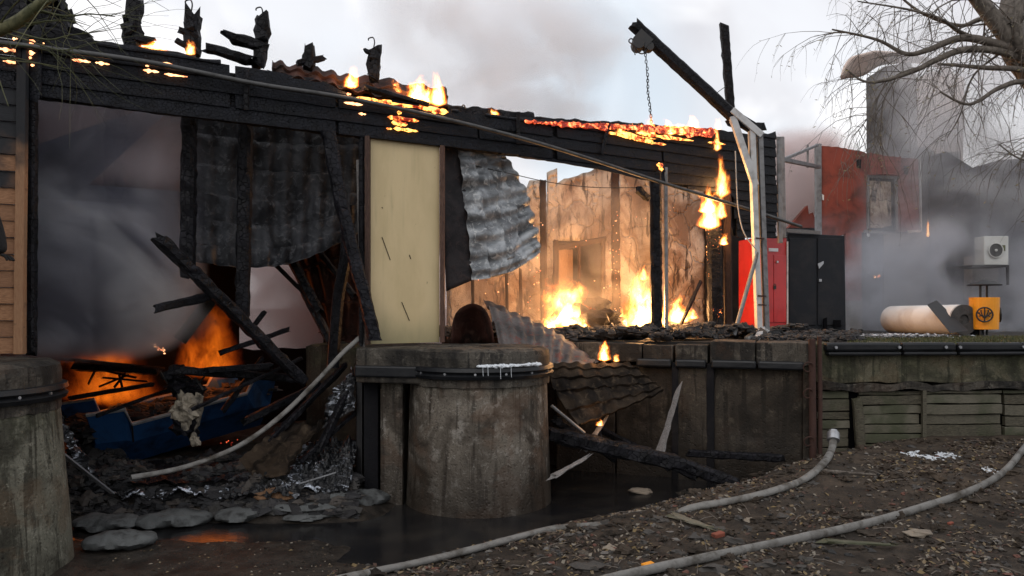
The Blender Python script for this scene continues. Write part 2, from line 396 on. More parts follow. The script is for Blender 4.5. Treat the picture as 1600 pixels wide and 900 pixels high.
def m_ground():
    m, k, b, pos = base('mud')
    big = k.noise(pos, .9, 5, .6, .4); med = k.noise(pos, 5, 6, .65); fine = k.noise(pos, 30, 5, .7)
    z = k.new('ShaderNodeSeparateXYZ'); k.l.new(pos, z.inputs[0])
    col = k.mix(k.ramp(med, .35, .68), (.014, .012, .010), (.042, .034, .027))
    col = k.mix(k.ramp(z.outputs[2], .02, .5), col, k.mix(k.ramp(med, .3, .7), (.028, .021, .016), (.082, .062, .045)))
    col = k.mix(k.math('MULTIPLY', k.ramp(big, .52, .7), .5), col, (.028, .027, .025))
    col = k.mix(k.math('MULTIPLY', k.ramp(fine, .58, .7), .5), col, (.014, .010, .008))
    col = k.mix(k.math('MULTIPLY', k.ramp(k.noise(pos, 55, 3), .66, .74), .5), col, (.15, .11, .07))
    k.l.new(col, b.inputs['Base Color'])
    wet = k.ramp(k.math('ADD', z.outputs[2], k.math('MULTIPLY', med, .12)), .24, .04)
    k.l.new(k.math('MULTIPLY_ADD', wet, -.45, .88), b.inputs['Roughness']); b.inputs['Specular IOR Level'].default_value = .22
    bump(k, b, k.math('ADD', med, k.math('MULTIPLY', fine, .7)), .9, .03)
m_ground()
def m_water():
    m, k, b, pos = base('puddle')
    k.l.new(k.mix(k.ramp(k.noise(pos, 2, 4), .4, .7), (.010, .010, .011), (.022, .020, .018)), b.inputs['Base Color'])
    k.l.new(k.math('MULTIPLY_ADD', k.noise(pos, 3, 4), .28, .06), b.inputs['Roughness'])
    b.inputs['Specular IOR Level'].default_value = .42
    bump(k, b, k.noise(pos, 9, 4), .12, .02)
m_water()
def m_rand(name, ramp_cols, rough=.8):
    m, k, b, pos = base(name)
    r = k.new('ShaderNodeNewGeometry').outputs['Random Per Island']
    cr = k.new('ShaderNodeValToRGB'); cr.color_ramp.interpolation = 'CONSTANT'; k.l.new(r, cr.inputs[0])
    e = cr.color_ramp.elements
    while len(e) < len(ramp_cols): e.new(.5)
    for i, c in enumerate(ramp_cols): e[i].position = i / len(ramp_cols); e[i].color = (*c, 1)
    k.l.new(cr.outputs[0], b.inputs['Base Color']); b.inputs['Roughness'].default_value = rough
m_rand('leaf_litter', [(.16, .12, .07), (.12, .09, .06), (.05, .03, .02), (.15, .105, .045), (.03, .02, .014), (.19, .165, .13), (.06, .03, .02), (.07, .05, .032)])
m_rand('tree_leaf', [(.16, .13, .05), (.10, .075, .04), (.20, .16, .07), (.13, .10, .06)])
m_rand('rubble_mix', [(.05, .045, .04), (.09, .08, .07), (.03, .027, .025), (.12, .05, .035), (.02, .02, .02), (.13, .12, .11), (.04, .035, .03)])
m_rand('char_mix', [(.018, .018, .02), (.03, .028, .028), (.006, .006, .007), (.03, .028, .026), (.010, .009, .010), (.05, .042, .036)])
m_rand('ash_flakes', [(.40, .42, .45), (.24, .25, .27), (.50, .53, .56), (.16, .16, .17)])
m_rand('moss_tuft', [(.05, .06, .018), (.035, .045, .015), (.08, .085, .03), (.10, .09, .05)])

def m_fire(name, K, orange=0.0):
    """glowing gas: volume emission that fills a flame-shaped body"""
    m = bpy.data.materials.new(name); m.use_nodes = True; k = N(m.node_tree); k.n.clear(); MATS[name] = m
    o = k.new('ShaderNodeOutputMaterial'); em = k.new('ShaderNodeEmission')
    ob = k.new('ShaderNodeTexCoord').outputs['Object']; rnd = k.new('ShaderNodeObjectInfo').outputs['Random']
    off = k.new('ShaderNodeCombineXYZ'); k.l.new(k.math('MULTIPLY', rnd, 37.0), off.inputs[0]); k.l.new(k.math('MULTIPLY', rnd, 11.0), off.inputs[2])
    v = k.vmath('ADD', ob, off.outputs[0])
    z = k.new('ShaderNodeSeparateXYZ'); k.l.new(ob, z.inputs[0])
    dz = k.math('MULTIPLY', z.outputs[2], .75)
    wob = k.new('ShaderNodeTexNoise', ins={'Scale': 2.2, 'Detail': 4}); k.l.new(k.scale(v, (1, 1, .8)), wob.inputs['Vector'])
    ws = k.vmath('MULTIPLY', k.vmath('SUBTRACT', wob.outputs['Color'], (.5, .5, .5)), (2.2, 2.2, 0))
    cmb = k.new('ShaderNodeCombineXYZ'); [k.l.new(dz, cmb.inputs[i]) for i in range(3)]
    q = k.vmath('ADD', k.scale(ob, (1, 1, 0)), k.vmath('MULTIPLY', ws, cmb.outputs[0]))
    ln = k.new('ShaderNodeVectorMath', operation='LENGTH'); k.l.new(q, ln.inputs[0])
    rad = k.math('MULTIPLY', k.math('POWER', k.math('SUBTRACT', 1.0, z.outputs[2], clamp=True), .60), .46)
    rad = k.math('MULTIPLY', rad, k.ramp(z.outputs[2], -.02, .15))
    d = k.math('DIVIDE', k.math('SUBTRACT', rad, ln.outputs['Value']), .30, clamp=True)
    fl = k.ramp(k.noise(k.scale(v, (1, 1, .5)), 6.0, 6, .75, 1.8), .41, .56)
    d = k.math('MULTIPLY', d, fl)
    cr = k.new('ShaderNodeValToRGB'); k.l.new(d, cr.inputs[0]); e = cr.color_ramp.elements
    e[0].position = 0; e[0].color = (1, .10, .008, 1); e[1].position = .75; e[1].color = (1, .62 - orange * .26, max(.01, .20 - orange * .13), 1)
    x = e.new(.22); x.color = (1, .26 - orange * .08, .025 - orange * .01, 1)
    k.l.new(cr.outputs[0], em.inputs[0]); k.l.new(k.math('MULTIPLY', k.math('POWER', d, 1.3), K), em.inputs[1])
    k.l.new(em.outputs[0], o.inputs['Volume']); return m
m_fire('fire_big', 70); m_fire('fire_mid', 130); m_fire('fire_small', 240); m_fire('fire_glow', 3.2, 1.6)
def m_emit(name, c, s, sc_=9, lo=.35, hi=.6):
    m, k, b, pos = base(name)
    nn = k.noise(pos, sc_, 4, .65, .5); e = k.ramp(nn, lo, hi)
    b.inputs['Base Color'].default_value = (.015, .012, .012, 1)
    k.l.new(k.mix(e, (1, .05, .01), c), b.inputs['Emission Color'])
    k.l.new(k.math('MULTIPLY', k.math('ADD', e, .08), s), b.inputs['Emission Strength'])
    return m
m_emit('ember_hot', (1, .46, .20), 3.6, 10, .25, .55); m_emit('ember_red', (1, .36, .12), 3.4, 13, .44, .72)
m_emit('ember_lick', (1, .50, .10), 3.6, 13, .36, .60)

def m_smoke(name, dens, color, scale=1.0, lo=.35, hi=.65, edge=.55, aniso=0.0, seedv=(0, 0, 0), stretch=(1, 1, 1), floor=0.0, fall=None, soot=None):
    """drifting smoke: uneven density inside its body, thinning to nothing before its faces (object coords -1..1)"""
    m = bpy.data.materials.new(name); m.use_nodes = True; k = N(m.node_tree); k.n.clear(); MATS[name] = m
    o = k.new('ShaderNodeOutputMaterial'); pv = k.new('ShaderNodeVolumePrincipled', ins={'Color': (*color, 1), 'Anisotropy': aniso})
    pv.inputs['Density'].default_value = 0
    ob = k.new('ShaderNodeTexCoord').outputs['Object']; pos = k.new('ShaderNodeNewGeometry').outputs['Position']
    nn = k.noise(k.vmath('ADD', k.scale(pos, stretch), seedv), scale, 4, .55, .5)
    if soot:          # sooty and steamy billows drift side by side
        n3 = k.noise(k.vmath('ADD', k.scale(pos, stretch), (seedv[0] + 4, 2, 7)), soot[1], 5, .6, 1.2)
        k.l.new(k.mix(k.ramp(n3, .42, .58), soot[0], color), pv.inputs['Color'])
    d = k.math('ADD', k.ramp(nn, lo, hi), floor)
    ab = k.new('ShaderNodeVectorMath', operation='LENGTH')
    k.l.new(k.vmath('MULTIPLY', ob, ob), ab.inputs[0])
    d = k.math('MULTIPLY', d, k.ramp(ab.outputs['Value'], 1.0, 1 - edge))
    if fall:
        z = k.new('ShaderNodeSeparateXYZ'); k.l.new(ob, z.inputs[0])
        d = k.math('MULTIPLY', d, k.ramp(z.outputs[fall[0]], fall[1], fall[2]))
    k.l.new(k.math('MULTIPLY', d, dens), pv.inputs['Density'])
    k.l.new(pv.outputs[0], o.inputs['Volume']); return m
def smoke(label, c, half, mat, rz=0, rx=0, ry=0, name='smoke'):
    g = G(); g.box((0, 0, 0), (2, 2, 2))
    o = obj(name, g, MATS[mat]); o.location = c; o.scale = half; o.rotation_euler = (rx, ry, rz)
    tag(o, label, 'smoke'); o['kind'] = 'stuff'
    return o
M = MATS

# ================================================================== GROUND
DECK = 1.84
def gh(x, y):
    t = (x + 1.6) * .591 - (y - 6.57) * .806
    h = sstep(-.15, 1.35, t) * (.22 + .36 * sstep(6.8, 9.6, y)) - .07 * (1 - sstep(-.3, .1, t))
    l = sstep(-1.0, -2.1, x)                                   # trampled mud by the left pillar
    h += l * (.11 * (1 - sstep(7.3, 7.9, y)) + .30 * sstep(7.9, 8.8, y))
    h += .04 * nz(x * .9, y * .9, 3) * (1 if t > 0 or x < -1.5 else .4) + .022 * nz(x * 3.1, y * 3.1, 0) + .010 * nz(x * 9, y * 9, 5)
    if abs(x) > 30 or y > 30 or y < -20: h = 0.0
    return h
def axis(lo, hi, st, far):
    a = []; v = lo
    while v <= hi + 1e-6: a.append(v); v += st
    g_ = st; l = [lo]; h = [a[-1]]
    while h[-1] < far: g_ *= 1.35; h.append(h[-1] + g_); l.append(l[-1] - g_)
    return l[:0:-1] + a + h[1:]
xs = axis(-6.5, 9.5, .055, 900); ys = axis(5.2, 11.6, .05, 900)
g = G(); W_ = len(xs)
for y in ys:
    for x in xs: g.v.append(Vector((x, y, gh(x, y))))
for j in range(len(ys) - 1):
    for i in range(W_ - 1):
        a_ = j * W_ + i; g.f.append((a_, a_ + 1, a_ + W_ + 1, a_ + W_))
o = obj('ground', g, M['mud'], smooth=True, kind='structure'); o['label'] = 'dark wet muddy riverbank rising to the quay wall'
g = G(); g.add([(-12, 5, 0), (5, 5, 0), (5, 12, 0), (-12, 12, 0)], [(0, 1, 2, 3)])
o = obj('puddle_water', g, M['puddle'], kind='structure'); o['label'] = 'dark still firewater around the pillar foot'
def hit(px, py):
    d = Vector(((px - HX) / F, 1, -(py - HY) / F)); t = 3.0
    while t < 20:
        p = Vector((0, 0, EYE)) + d * t
        if p.z < max(gh(p.x, p.y), 0): return Vector((p.x, p.y, max(gh(p.x, p.y), 0)))
        t += .02
    return Vector((0, 0, EYE)) + d * 12

# deck slab the buildings stand on (fills in behind the quay walls)
QA = P(868, 535, 10.85); QB = P(1272, 535, 9.75); QC = P(1284, 535, 10.12); QD = P(1720, 535, 10.3)
for q in (QA, QB, QC, QD): q.z = 0
deck_out = [QA.copy(), QB.copy(), QC.copy(), QD.copy(), Vector((40, 12, 0)), Vector((60, 60, 0)), Vector((-2, 60, 0)), PF(690, 480, 3.0)]
for q in deck_out: q.z = 0
for q in deck_out[:4]: q.y += .35
g = G(); g.slab([q + Vector((0, 0, DECK - .02)) for q in deck_out], -1.95, (0, 0, 1))
o = obj('deck', g, M['deck_mat'], kind='structure'); o['label'] = 'sooty concrete quay deck under the buildings'

# ================================================================== BURNING BUILDING
bb = thing('burnt_building', 'long charred timber building still burning, its roof gone, on the concrete pillars', 'building', FS(4, 0, DECK))
bottom = [(42, 149), (180, 168), (300, 186), (450, 201), (575, 216), (690, 229), (780, 240), (850, 251), (950, 268), (1040, 291), (1130, 303), (1141, 304), (1143, 371), (1216, 373)]
top = [(-120, 28), (0, 47), (42, 52), (60, 56), (100, 64), (175, 67), (230, 76), (270, 84), (400, 107), (470, 122), (530, 138), (560, 150), (640, 160), (700, 172), (760, 178), (830, 186), (900, 190), (1000, 197), (1110, 204), (1190, 208), (1216, 206)]
bot_s = [sz(*p) for p in bottom]; top_s = [sz(*p) for p in top]
sE = sz(1216, 300)[0]
def board_row(z0, pitch, s0, s1, mat, off=0.0, clip=True, jit=.006):
    """one lapped board, cut where the fire or the opening cuts it"""
    st = .09; run = []; seed = random.uniform(0, 99)
    def flush(run):
        if len(run) < 2: return
        rings = []
        for (s_, a, b) in run:
            rings.append([FS(s_, off - .030, a), FS(s_, off - .030, a + .018), FS(s_, off - .010, b), FS(s_, off + .008, b), FS(s_, off - .004, a)])
        g = G(); g.ring(rings); obj('plank', g, mat, bb)
    s_ = s0
    while s_ <= s1 + 1e-6:
        wob = jit * nz(s_ * 4, seed)
        a = z0 + wob; b = z0 + pitch * 1.03 + wob
        if clip:
            a = max(a, interp(bot_s, s_) + .012 * nz(s_ * 11, 3)); b = min(b, interp(top_s, s_) + .035 * nz(s_ * 6, 9) + .02 * nz(s_ * 19, 2))
        if b - a > .025: run.append((s_, a, b))
        else: flush(run); run = []
        s_ += st
    flush(run)
for r_ in range(-4, 9):
    z0 = 4.315 + r_ * .152
    if r_ < -1: segs = [(8.5, sE)]
    elif r_ < 0: segs = [(4.0, sE)]
    else: segs = [(.06, 3.05), (3.07, 6.1), (6.12, sE)] if r_ % 2 == 0 else [(.06, 1.9), (1.92, 4.9), (4.92, 8.0), (8.02, sE)]
    for (s0, s1) in segs: board_row(z0 + (.0 if r_ > 0 else 0), .155, s0, s1, M['char_board'] if r_ < 7 else M['char'])
g = G(); kS = 120
g.grid(lambda u, v: (lambda s_: FS(s_, .03, max(interp(bot_s, s_), 4.0 if s_ < 9.15 else 3.4) + .03 if v < .5 else interp(top_s, s_) - .07 - .03 * abs(nz(s_ * 5, 4))))(.05 + u * (sE - .1)), kS, 1)
obj('sheathing', g, M['char'], bb, solid=-.02)
# lower right siding, one board at a time down to the cabinet
for r_ in range(9):
    z0 = sz(1180, 372)[1] + r_ * .115
    if z0 < 3.8: board_row(z0, .115, sz(1150, 300)[0], sE, M['char_board'])
# backing beam (wall plate) behind the boards and inner purlin
obj('beam', G().char(FS(-.1, .10, 4.42), FS(5.0, .10, 4.40), .12, .16, .1), M['char'], bb)
obj('beam', G().char(FS(5.0, .10, 4.40), FS(sE, .12, 4.36), .12, .16, .12), M['char'], bb)
# left wall: raw planks below, charred above
for r_ in range(20):
    z0 = 1.86 + r_ * .158
    d_ = random.uniform(0, .012); g = G()
    rings = [[FS(s_, -.03 - d_, z0 + .004 * nz(s_ * 5, r_)), FS(s_, -.03 - d_, z0 + .02), FS(s_, -.012 - d_, z0 + .152), FS(s_, .01, z0 + .152), FS(s_, .0, z0)] for s_ in (-2.6, -2.2, -1.8, -1.4, -1, -.6, -.4, -.2, .0)]
    obj('plank', g.ring(rings), M['wood_raw'] if r_ < 16 else M['char_board'], bb)
s1_, _ = sz(31, 300)
obj('post', G().bar(FS(s1_, -.055, 1.85), FS(s1_ + .03, -.055, 4.95), .09, .06), M['wood_post'], bb, bevel=.008)
obj('post', G().char(FS(s1_ + .09, .02, 1.85), FS(s1_ + .10, .02, 4.5), .09, .09, .12), M['char'], bb)
# gutter pipe that has come down along the front
pp = [PF(-40, 62, -.10), PF(75, 76, -.10), PF(230, 97, -.11), PF(400, 131, -.12), PF(540, 153, -.12), PF(700, 187, -.14), PF(860, 229, -.2), PF(1040, 287, -.35), PF(1160, 324, -.45), PF(1252, 354, -.55)]
obj('gutter_pipe', G().tube(spline(pp, 7), .027, 8), M['pipe_metal'], bb, smooth=True)
for (px, py0, py1) in ((385, 108, 172), (30, 62, 100), (810, 175, 225), (35, 150, 548)):
    if px == 35: continue
    obj('strap', G().bar(PF(px, py0, -.06), PF(px, py1, -.06), .05, .03), M['char'], bb)
obj('strap', G().char(PF(952, 192, -.06), PF(940, 240, -.07), .05, .03), M['char'], bb)
obj('wall_strip', G().char(FS(s1_ + .12, -.045, 4.3), FS(s1_ + .13, -.045, 4.97), .13, .03, .08), M['char_board'], bb)
# cream panel bay above the pillar
a0, zt = sz(579, 214); a1, _ = sz(688, 214)
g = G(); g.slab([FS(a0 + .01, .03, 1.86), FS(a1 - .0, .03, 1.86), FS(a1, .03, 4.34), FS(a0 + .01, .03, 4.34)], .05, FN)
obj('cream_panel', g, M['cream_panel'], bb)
for (px0, py0, px1, py1) in ((598, 370, 611, 406), (629, 472, 641, 501), (641, 398, 643, 404), (598, 323, 599, 325)):
    s0, z0 = sz(px0, py0); s2, z2 = sz(px1, py1)
    obj('scratch', G().bar(FS(s0, .027, z0), FS(s2, .027, z2), .012, .006), M['char'], bb)
obj('panel_frame', G().bar(FS(a0 - .035, .0, 1.86), FS(a0 - .035, .0, 4.33), .055, .10), M['wood_frame'], bb, bevel=.006)
obj('panel_frame', G().bar(FS(a1 + .03, .0, 1.86), FS(a1 + .03, .0, 4.32), .055, .10), M['wood_frame'], bb, bevel=.006)
obj('panel_frame', G().char(FS(a0 - .10, .03, 1.86), FS(a0 - .10, .03, 4.33), .06, .1, .1), M['char'], bb)
obj('post', G().bar(PF(567, 545, .02), PF(560, 250, .05), .05, .04), M['wood_ash'], bb, bevel=.006)
# posts of the other bays
obj('post', G().char(PF(1026, 538, .05), PF(1024, 262, .05), .16, .16, .09), M['char'], bb)
obj('post', G().bar(PF(1041, 533, .0), PF(1040, 262, .0), .05, .08), M['grey_steel'], bb, bevel=.006)
obj('post', G().char(PF(1118, 520, .10), PF(1114, 300, .10), .22, .18, .10), M['char_ember'], bb)
obj('post', G().char(PF(1138, 515, .02), PF(1136, 300, .02), .12, .10, .08), M['wood_burnt_red'], bb)
obj('post', G().char(PF(1011, 310, -.05), PF(998, 296, -.1), .10, .1, .2), M['char'], bb)
obj('post', G().bar(PF(1219, 380, .02), PF(1217, 214, .02), .07, .07), M['grey_steel'], bb, bevel=.006)
obj('post', G().char(PF(1143, 190, .2), PF(1131, 36, .2), .13, .13, .12), M['char'], bb)
# charred stubs of rafters still standing above the plate
def poly_stub(pts, off, w_, mat='char'):
    for p, q in zip(pts, pts[1:]):
        obj('rafter', G().char(PF(p[0], p[1], off), PF(q[0], q[1], off), w_ * random.uniform(.85, 1.1), w_ * .8, .22, rag=.6), M[mat], bb)
poly_stub([(207, 78), (206, 40), (214, -8)], .25, .17); poly_stub([(202, 58), (236, 66)], .2, .10, 'char_ember'); poly_stub([(196, 50), (205, 45)], .2, .1)
poly_stub([(303, 86), (299, 50), (302, 17)], .25, .18); poly_stub([(277, 64), (298, 75)], .25, .07); poly_stub([(280, 47), (300, 56)], .25, .07)
poly_stub([(404, 108), (408, 70), (411, 30)], .25, .16); poly_stub([(326, 75), (392, 95)], .25, .13); poly_stub([(356, 57), (410, 75)], .25, .13)
poly_stub([(583, 124), (585, 96), (587, 74)], .25, .16); poly_stub([(570, 79), (582, 84)], .25, .06)
poly_stub([(482, 100), (484, 78)], .25, .15); poly_stub([(465, 98), (503, 92)], .25, .09)
poly_stub([(95, 60), (84, 10), (80, -30)], .3, .24); poly_stub([(35, 50), (40, 0), (30, -60)], .5, .30); poly_stub([(60, 42), (104, 30)], .3, .14)
poly_stub([(-10, 40), (60, 28), (130, 62)], .35, .20); poly_stub([(-20, 10), (90, 52)], .45, .24); poly_stub([(-10, 20), (55, 10), (98, 14)], .5, .18); poly_stub([(62, 52), (100, 62), (135, 72)], .2, .16)
for (px, py) in ((299, 17), (409, 28), (584, 74)):          # bent iron hooks on the stubs
    c = PF(px, py, .22)
    obj('hook', G().tube(spline([c, c + Vector((.01, 0, .07)), c + Vector((-.01, 0, .12)), c + Vector((-.06, 0, .11)), c + Vector((-.065, 0, .085))], 5), .008, 6), M['black_iron'], bb, smooth=True)
c = PF(722, 170, .1); obj('hook', G().tube(spline([c + Vector((-.18, 0, -.02)), c + Vector((-.1, 0, .03)), c + Vector((-.02, 0, .02)), c + Vector((.02, 0, .05)), c + Vector((.05, 0, .0))], 5), .008, 6), M['black_iron'], bb, smooth=True)
# burnt ridge timbers along the top edge
for (x0, y0, x1, y1, w_) in ((60, 60, 150, 72, .12), (150, 70, 300, 92, .09), (420, 118, 560, 146, .12), (560, 148, 690, 168, .10), (690, 172, 830, 184, .13), (830, 188, 1000, 198, .09), (1000, 199, 1120, 206, .08), (1140, 192, 1192, 198, .12)):
    obj('beam', G().char(PF(x0, y0, .22), PF(x1, y1, .22), w_, w_, .28), M['char_ember'] if x0 in (560, 830) else M['char'], bb)
obj('beam', G().char(PF(572, 137, .0), PF(672, 166, .0), .10, .06, .2), M['char'], bb)

# corrugated roof tiles -------------------------------------------------
def tile_sheet(fn, tu, tv, amp, step, crump=.02, sub=6, dent=.02):
    """pressed metal roof tiles: waves across u, a step per course along v, buckled by heat"""
    nu, nv = int(tu * sub), int(tv * sub); o_ = random.uniform(0, 50)
    def f(u, v):
        e = 1e-3; p = fn(u, v)
        du = fn(min(u + e, 1), v) - fn(max(u - e, 0), v); dv = fn(u, min(v + e, 1)) - fn(u, max(v - e, 0))
        nr = du.cross(dv).normalized()
        ww = math.sin(2 * math.pi * u * tu); ww = (abs(ww) ** .7) * (1 if ww > 0 else -1)
        q = v * tv; fr = q - math.floor(q); h = amp * ww * .5 + step * fr + (amp * .12 * ww) - (.055 if fr > .92 else 0) + dent * nz(math.floor(u * tu) * 3.7 + u * tu, math.floor(q) * 5.1 + v * tv * 1.5, o_)
        return p + nr * (h + crump * nz(p.x * 2.5 + o_, p.y * 2.5, p.z * 2.5) + crump * .4 * nz(p.x * 9, p.y * 9 + o_, p.z * 9))
    vs = [0.0]
    c = 0
    while c < tv:
        for q in (.02, .2, .4, .6, .78, .9, .935, .975):
            if c + q < tv: vs.append((c + q) / tv)
        c += 1
    vs.append(1.0); g = G(); nv = len(vs) - 1
    for v in vs: g.v += [Vector(f(i / nu, v)) for i in range(nu + 1)]
    for j in range(nv):
        for i in range(nu):
            a_ = j * (nu + 1) + i; g.f.append((a_, a_ + 1, a_ + nu + 2, a_ + nu + 1))
    return g
def lerp2(a, b, c, d):
    return lambda u, v: (a * (1 - u) + b * u) * (1 - v) + (d * (1 - u) + c * u) * v
def rails(L, Rr):
    def at_(poly, t):
        x = t * (len(poly) - 1); i = min(int(x), len(poly) - 2); f = x - i
        p0 = poly[max(i - 1, 0)]; p1 = poly[i]; p2 = poly[i + 1]; p3 = poly[min(i + 2, len(poly) - 1)]
        return 0.5 * ((2 * p1) + (p2 - p0) * f + (2 * p0 - 5 * p1 + 4 * p2 - p3) * f * f + (3 * p1 - p0 - 3 * p2 + p3) * f ** 3)
    return at_
def sheet2(L, Rr, bow=0.0, bdir=(0, -1, 0)):
    at_ = rails(L, Rr); bd = Vector(bdir)
    return lambda u, v: at_(L, v) * (1 - u) + at_(Rr, v) * u + bd * (bow * math.sin(math.pi * u))
# sheet still on the eaves (brown, wavy edge, burning)
fnr = sheet2([PF(425, 96, .35), PF(500, 108, .4), PF(580, 122, .45), PF(698, 139, .5)], [PF(425, 119, .12), PF(500, 134, .12), PF(580, 150, .12), PF(700, 172, .12)])
obj('roof_sheet', tile_sheet(lambda u, v: fnr(v, u), 9, 2, .045, .02), M['tile_brown'], bb, smooth=True, solid=.004)

def sheet_thing(name, label, g, mat, smooth=True, th=.004, cat='roof sheet'):
    o = obj(name, g, M[mat], loc=g.v[0], smooth=smooth, solid=th); return tag(o, label, cat)
fn1 = sheet2([PF(300, 176, .95), PF(302, 300, .9), PF(305, 410, .8)], [PF(572, 200, .95), PF(566, 300, .9), PF(560, 362, .8)], -.12)
def fn1b(u, v):
    p = fn1(u, v); p.z += -.22 * math.sin(math.pi * u) * v; return p
sheet_thing('roof_sheet', 'sooty dark tiled roof sheet hanging inside the left opening, wavy lower edge', tile_sheet(lambda u, v: fn1b(u, v), 9.5, 6, .045, .065, .05), 'tile_sooty')
fn1 = sheet2([PF(455, 385, 2.0), PF(480, 450, 2.2), PF(500, 520, 2.4)], [PF(568, 330, 1.6), PF(566, 440, 1.8), PF(562, 540, 2.0)], .15)
sheet_thing('roof_sheet', 'rust-brown roof sheet sagging behind the leaning charred post', tile_sheet(fn1, 5, 3, .04, .03, .05), 'tile_brown')
L_ = [PF(687, 224, .2), PF(690, 340, .2), PF(695, 456, .25)]; R_ = [PF(782, 236, .45), PF(822, 310, .50), PF(843, 394, .40)]
f2 = sheet2(L_, R_, .10)
def f2a(u, v):           # the right part: silvery tiles
    return f2(.28 + .72 * u, v) + Vector((0, 0, -.10 * math.sin(math.pi * u) * v))
sheet_thing('roof_sheet', 'silvery buckled tiled roof sheet curling down beside the cream panel', tile_sheet(lambda u, v: f2a(v, u), 8, 4, .030, .085, .06, 9, dent=.06), 'tile_zinc')
sheet_thing('roof_sheet', 'smooth sheet coloured dark for shade hanging against the right side of the cream panel', G().grid(lambda u, v: f2(.01 + .34 * u, v) + Vector((0, .06 + .03 * nz(u * 2, v * 4), 0)), 8, 18), 'sheet_shade')  # left part of the same sheet, its shade put into a darker colour
fn1 = sheet2([P(755, 466, 10.9), P(802, 486, 10.8), P(850, 508, 10.7), P(890, 532, 10.6), P(936, 566, 10.5)], [P(784, 546, 9.85), P(820, 562, 9.8), P(850, 578, 9.75), P(880, 590, 9.7), P(915, 598, 9.65)], .12, (0, -.3, 1))
sheet_thing('roof_sheet', 'weathered grey and red tiled roof sheet fallen behind the round pillar', tile_sheet(lambda u, v: fn1(v, u), 10, 3.2, .022, .060, .02, 8), 'tile_grey_red')
def arch(u, v):
    t = math.pi * u; return P(738 - 34 * math.cos(t) * (1 - v), 536 - 62 * math.sin(t) ** .8 * (1 - v), 9.9 + .55 * math.sin(v * 1.5)) + Vector((.02 * nz(u * 5, v * 3), .05 * nz(u * 4, v * 5), 0))
sheet_thing('roof_sheet', 'dark brown roof sheet curled into an arch beside the fallen tiles', G().grid(arch, 16, 8), 'tile_brown')
fn1 = sheet2([P(866, 566, 9.75), P(862, 600, 9.5), P(905, 664, 9.2)], [P(985, 568, 9.9), P(1020, 596, 9.8), P(1036, 612, 9.7)], .05)
sheet_thing('roof_sheet', 'brown underside of a torn roof sheet drooping in front of the quay wall', tile_sheet(fn1, 6, 5, .03, .02, .06), 'sheet_under')

# burnt posts and debris inside the left opening (parts of the frame still standing)
def timber(px0, py0, o0, px1, py1, o1, w_, mat='char', name='post', parent=bb, jit=.15, taper=1.0):
    return obj(name, G().char(PF(px0, py0, o0), PF(px1, py1, o1), w_, w_, jit, taper=taper), M[mat], parent)
timber(178, 300, 1.0, 181, 150, 1.0, .17, jit=.3); timber(170, 218, .95, 196, 212, .95, .08); timber(168, 190, .95, 196, 186, .95, .07)
timber(293, 430, .45, 296, 170, .45, .15, jit=.16); timber(379, 500, .5, 384, 180, .5, .15, jit=.14)
p_ = [PF(512, 205, -.05), PF(530, 300, -.1), PF(553, 400, -.15), PF(574, 480, -.2), PF(586, 532, -.2)]
g = G(); [g.char(a_, b_ + (b_ - a_) * .08, .15, .13, .12, rag=.1) for a_, b_ in zip(p_, p_[1:])]
rs = []
sp = spline(p_, 10)
sec = [(-1, -.6), (-.6, -1), (.6, -1), (1, -.6), (1, .6), (.6, 1), (-.6, 1), (-1, .6)]
for i, c in enumerate(sp): rs.append([c + FU * (a_ * .075 * (1 + .25 * nz(i * .5, j))) + FN * (b_ * .06 * (1 + .25 * nz(i * .5, j + 9))) for j, (a_, b_) in enumerate(sec)])
obj('post', G().ring(rs), M['char_shiny'], bb)
p_ = [PF(520, 575, .6), PF(528, 470, .6), PF(540, 400, .5), PF(545, 320, .4)]
obj('post', G().tube(spline(p_, 6), lambda t: .075, 8), M['char'], bb)

def fallen(label, *segs, name='charred_beam', cat='beam', mat='char', jit=.16):
    k_ = thing(name, label, cat, segs[0][0])
    for (a_, b_, w_) in segs: obj('timber', G().char(a_, b_, w_, w_ * .8, jit), M[mat], k_)
    if len(segs) == 1:
        for ch in list(k_.children):
            ch.parent = None; ch.location = k_.location; ch.name = name; tag(ch, label, cat)
            bpy.data.objects.remove(k_); return ch
    return k_
fallen('thick charred beam leaning diagonally across the left opening', (PF(249, 372, .05), PF(470, 592, .45), .16))
fallen('short charred stub sticking out left of the thick diagonal beam', (PF(244, 482, .05), PF(340, 460, .30), .11))
fallen('charred timber with a jagged top lying level under the smoke', (PF(325, 579, .8), PF(421, 572, .8), .10))
fallen('long low charred beam lying across the blue boat', (PF(270, 578, .9), PF(474, 592, 1.0), .12))
fallen('thin charred batten rising to the right behind the diagonal beam', (PF(343, 552, 1.3), PF(450, 515, 1.2), .08))
fallen('little charred stick poking up beside the diagonal beam', (PF(388, 520, 1.25), PF(412, 489, 1.2), .08))
fallen('charred forked rafter leaning left of the curved post', (PF(432, 415, 1.6), PF(475, 458, 1.5), .07), (PF(455, 405, 1.4), PF(500, 490, 1.3), .16), (PF(475, 455, 1.4), PF(530, 560, 1.2), .13))
fallen('charred rafter slanting across the brown sheet', (PF(494, 388, 1.5), PF(552, 462, 1.3), .11))
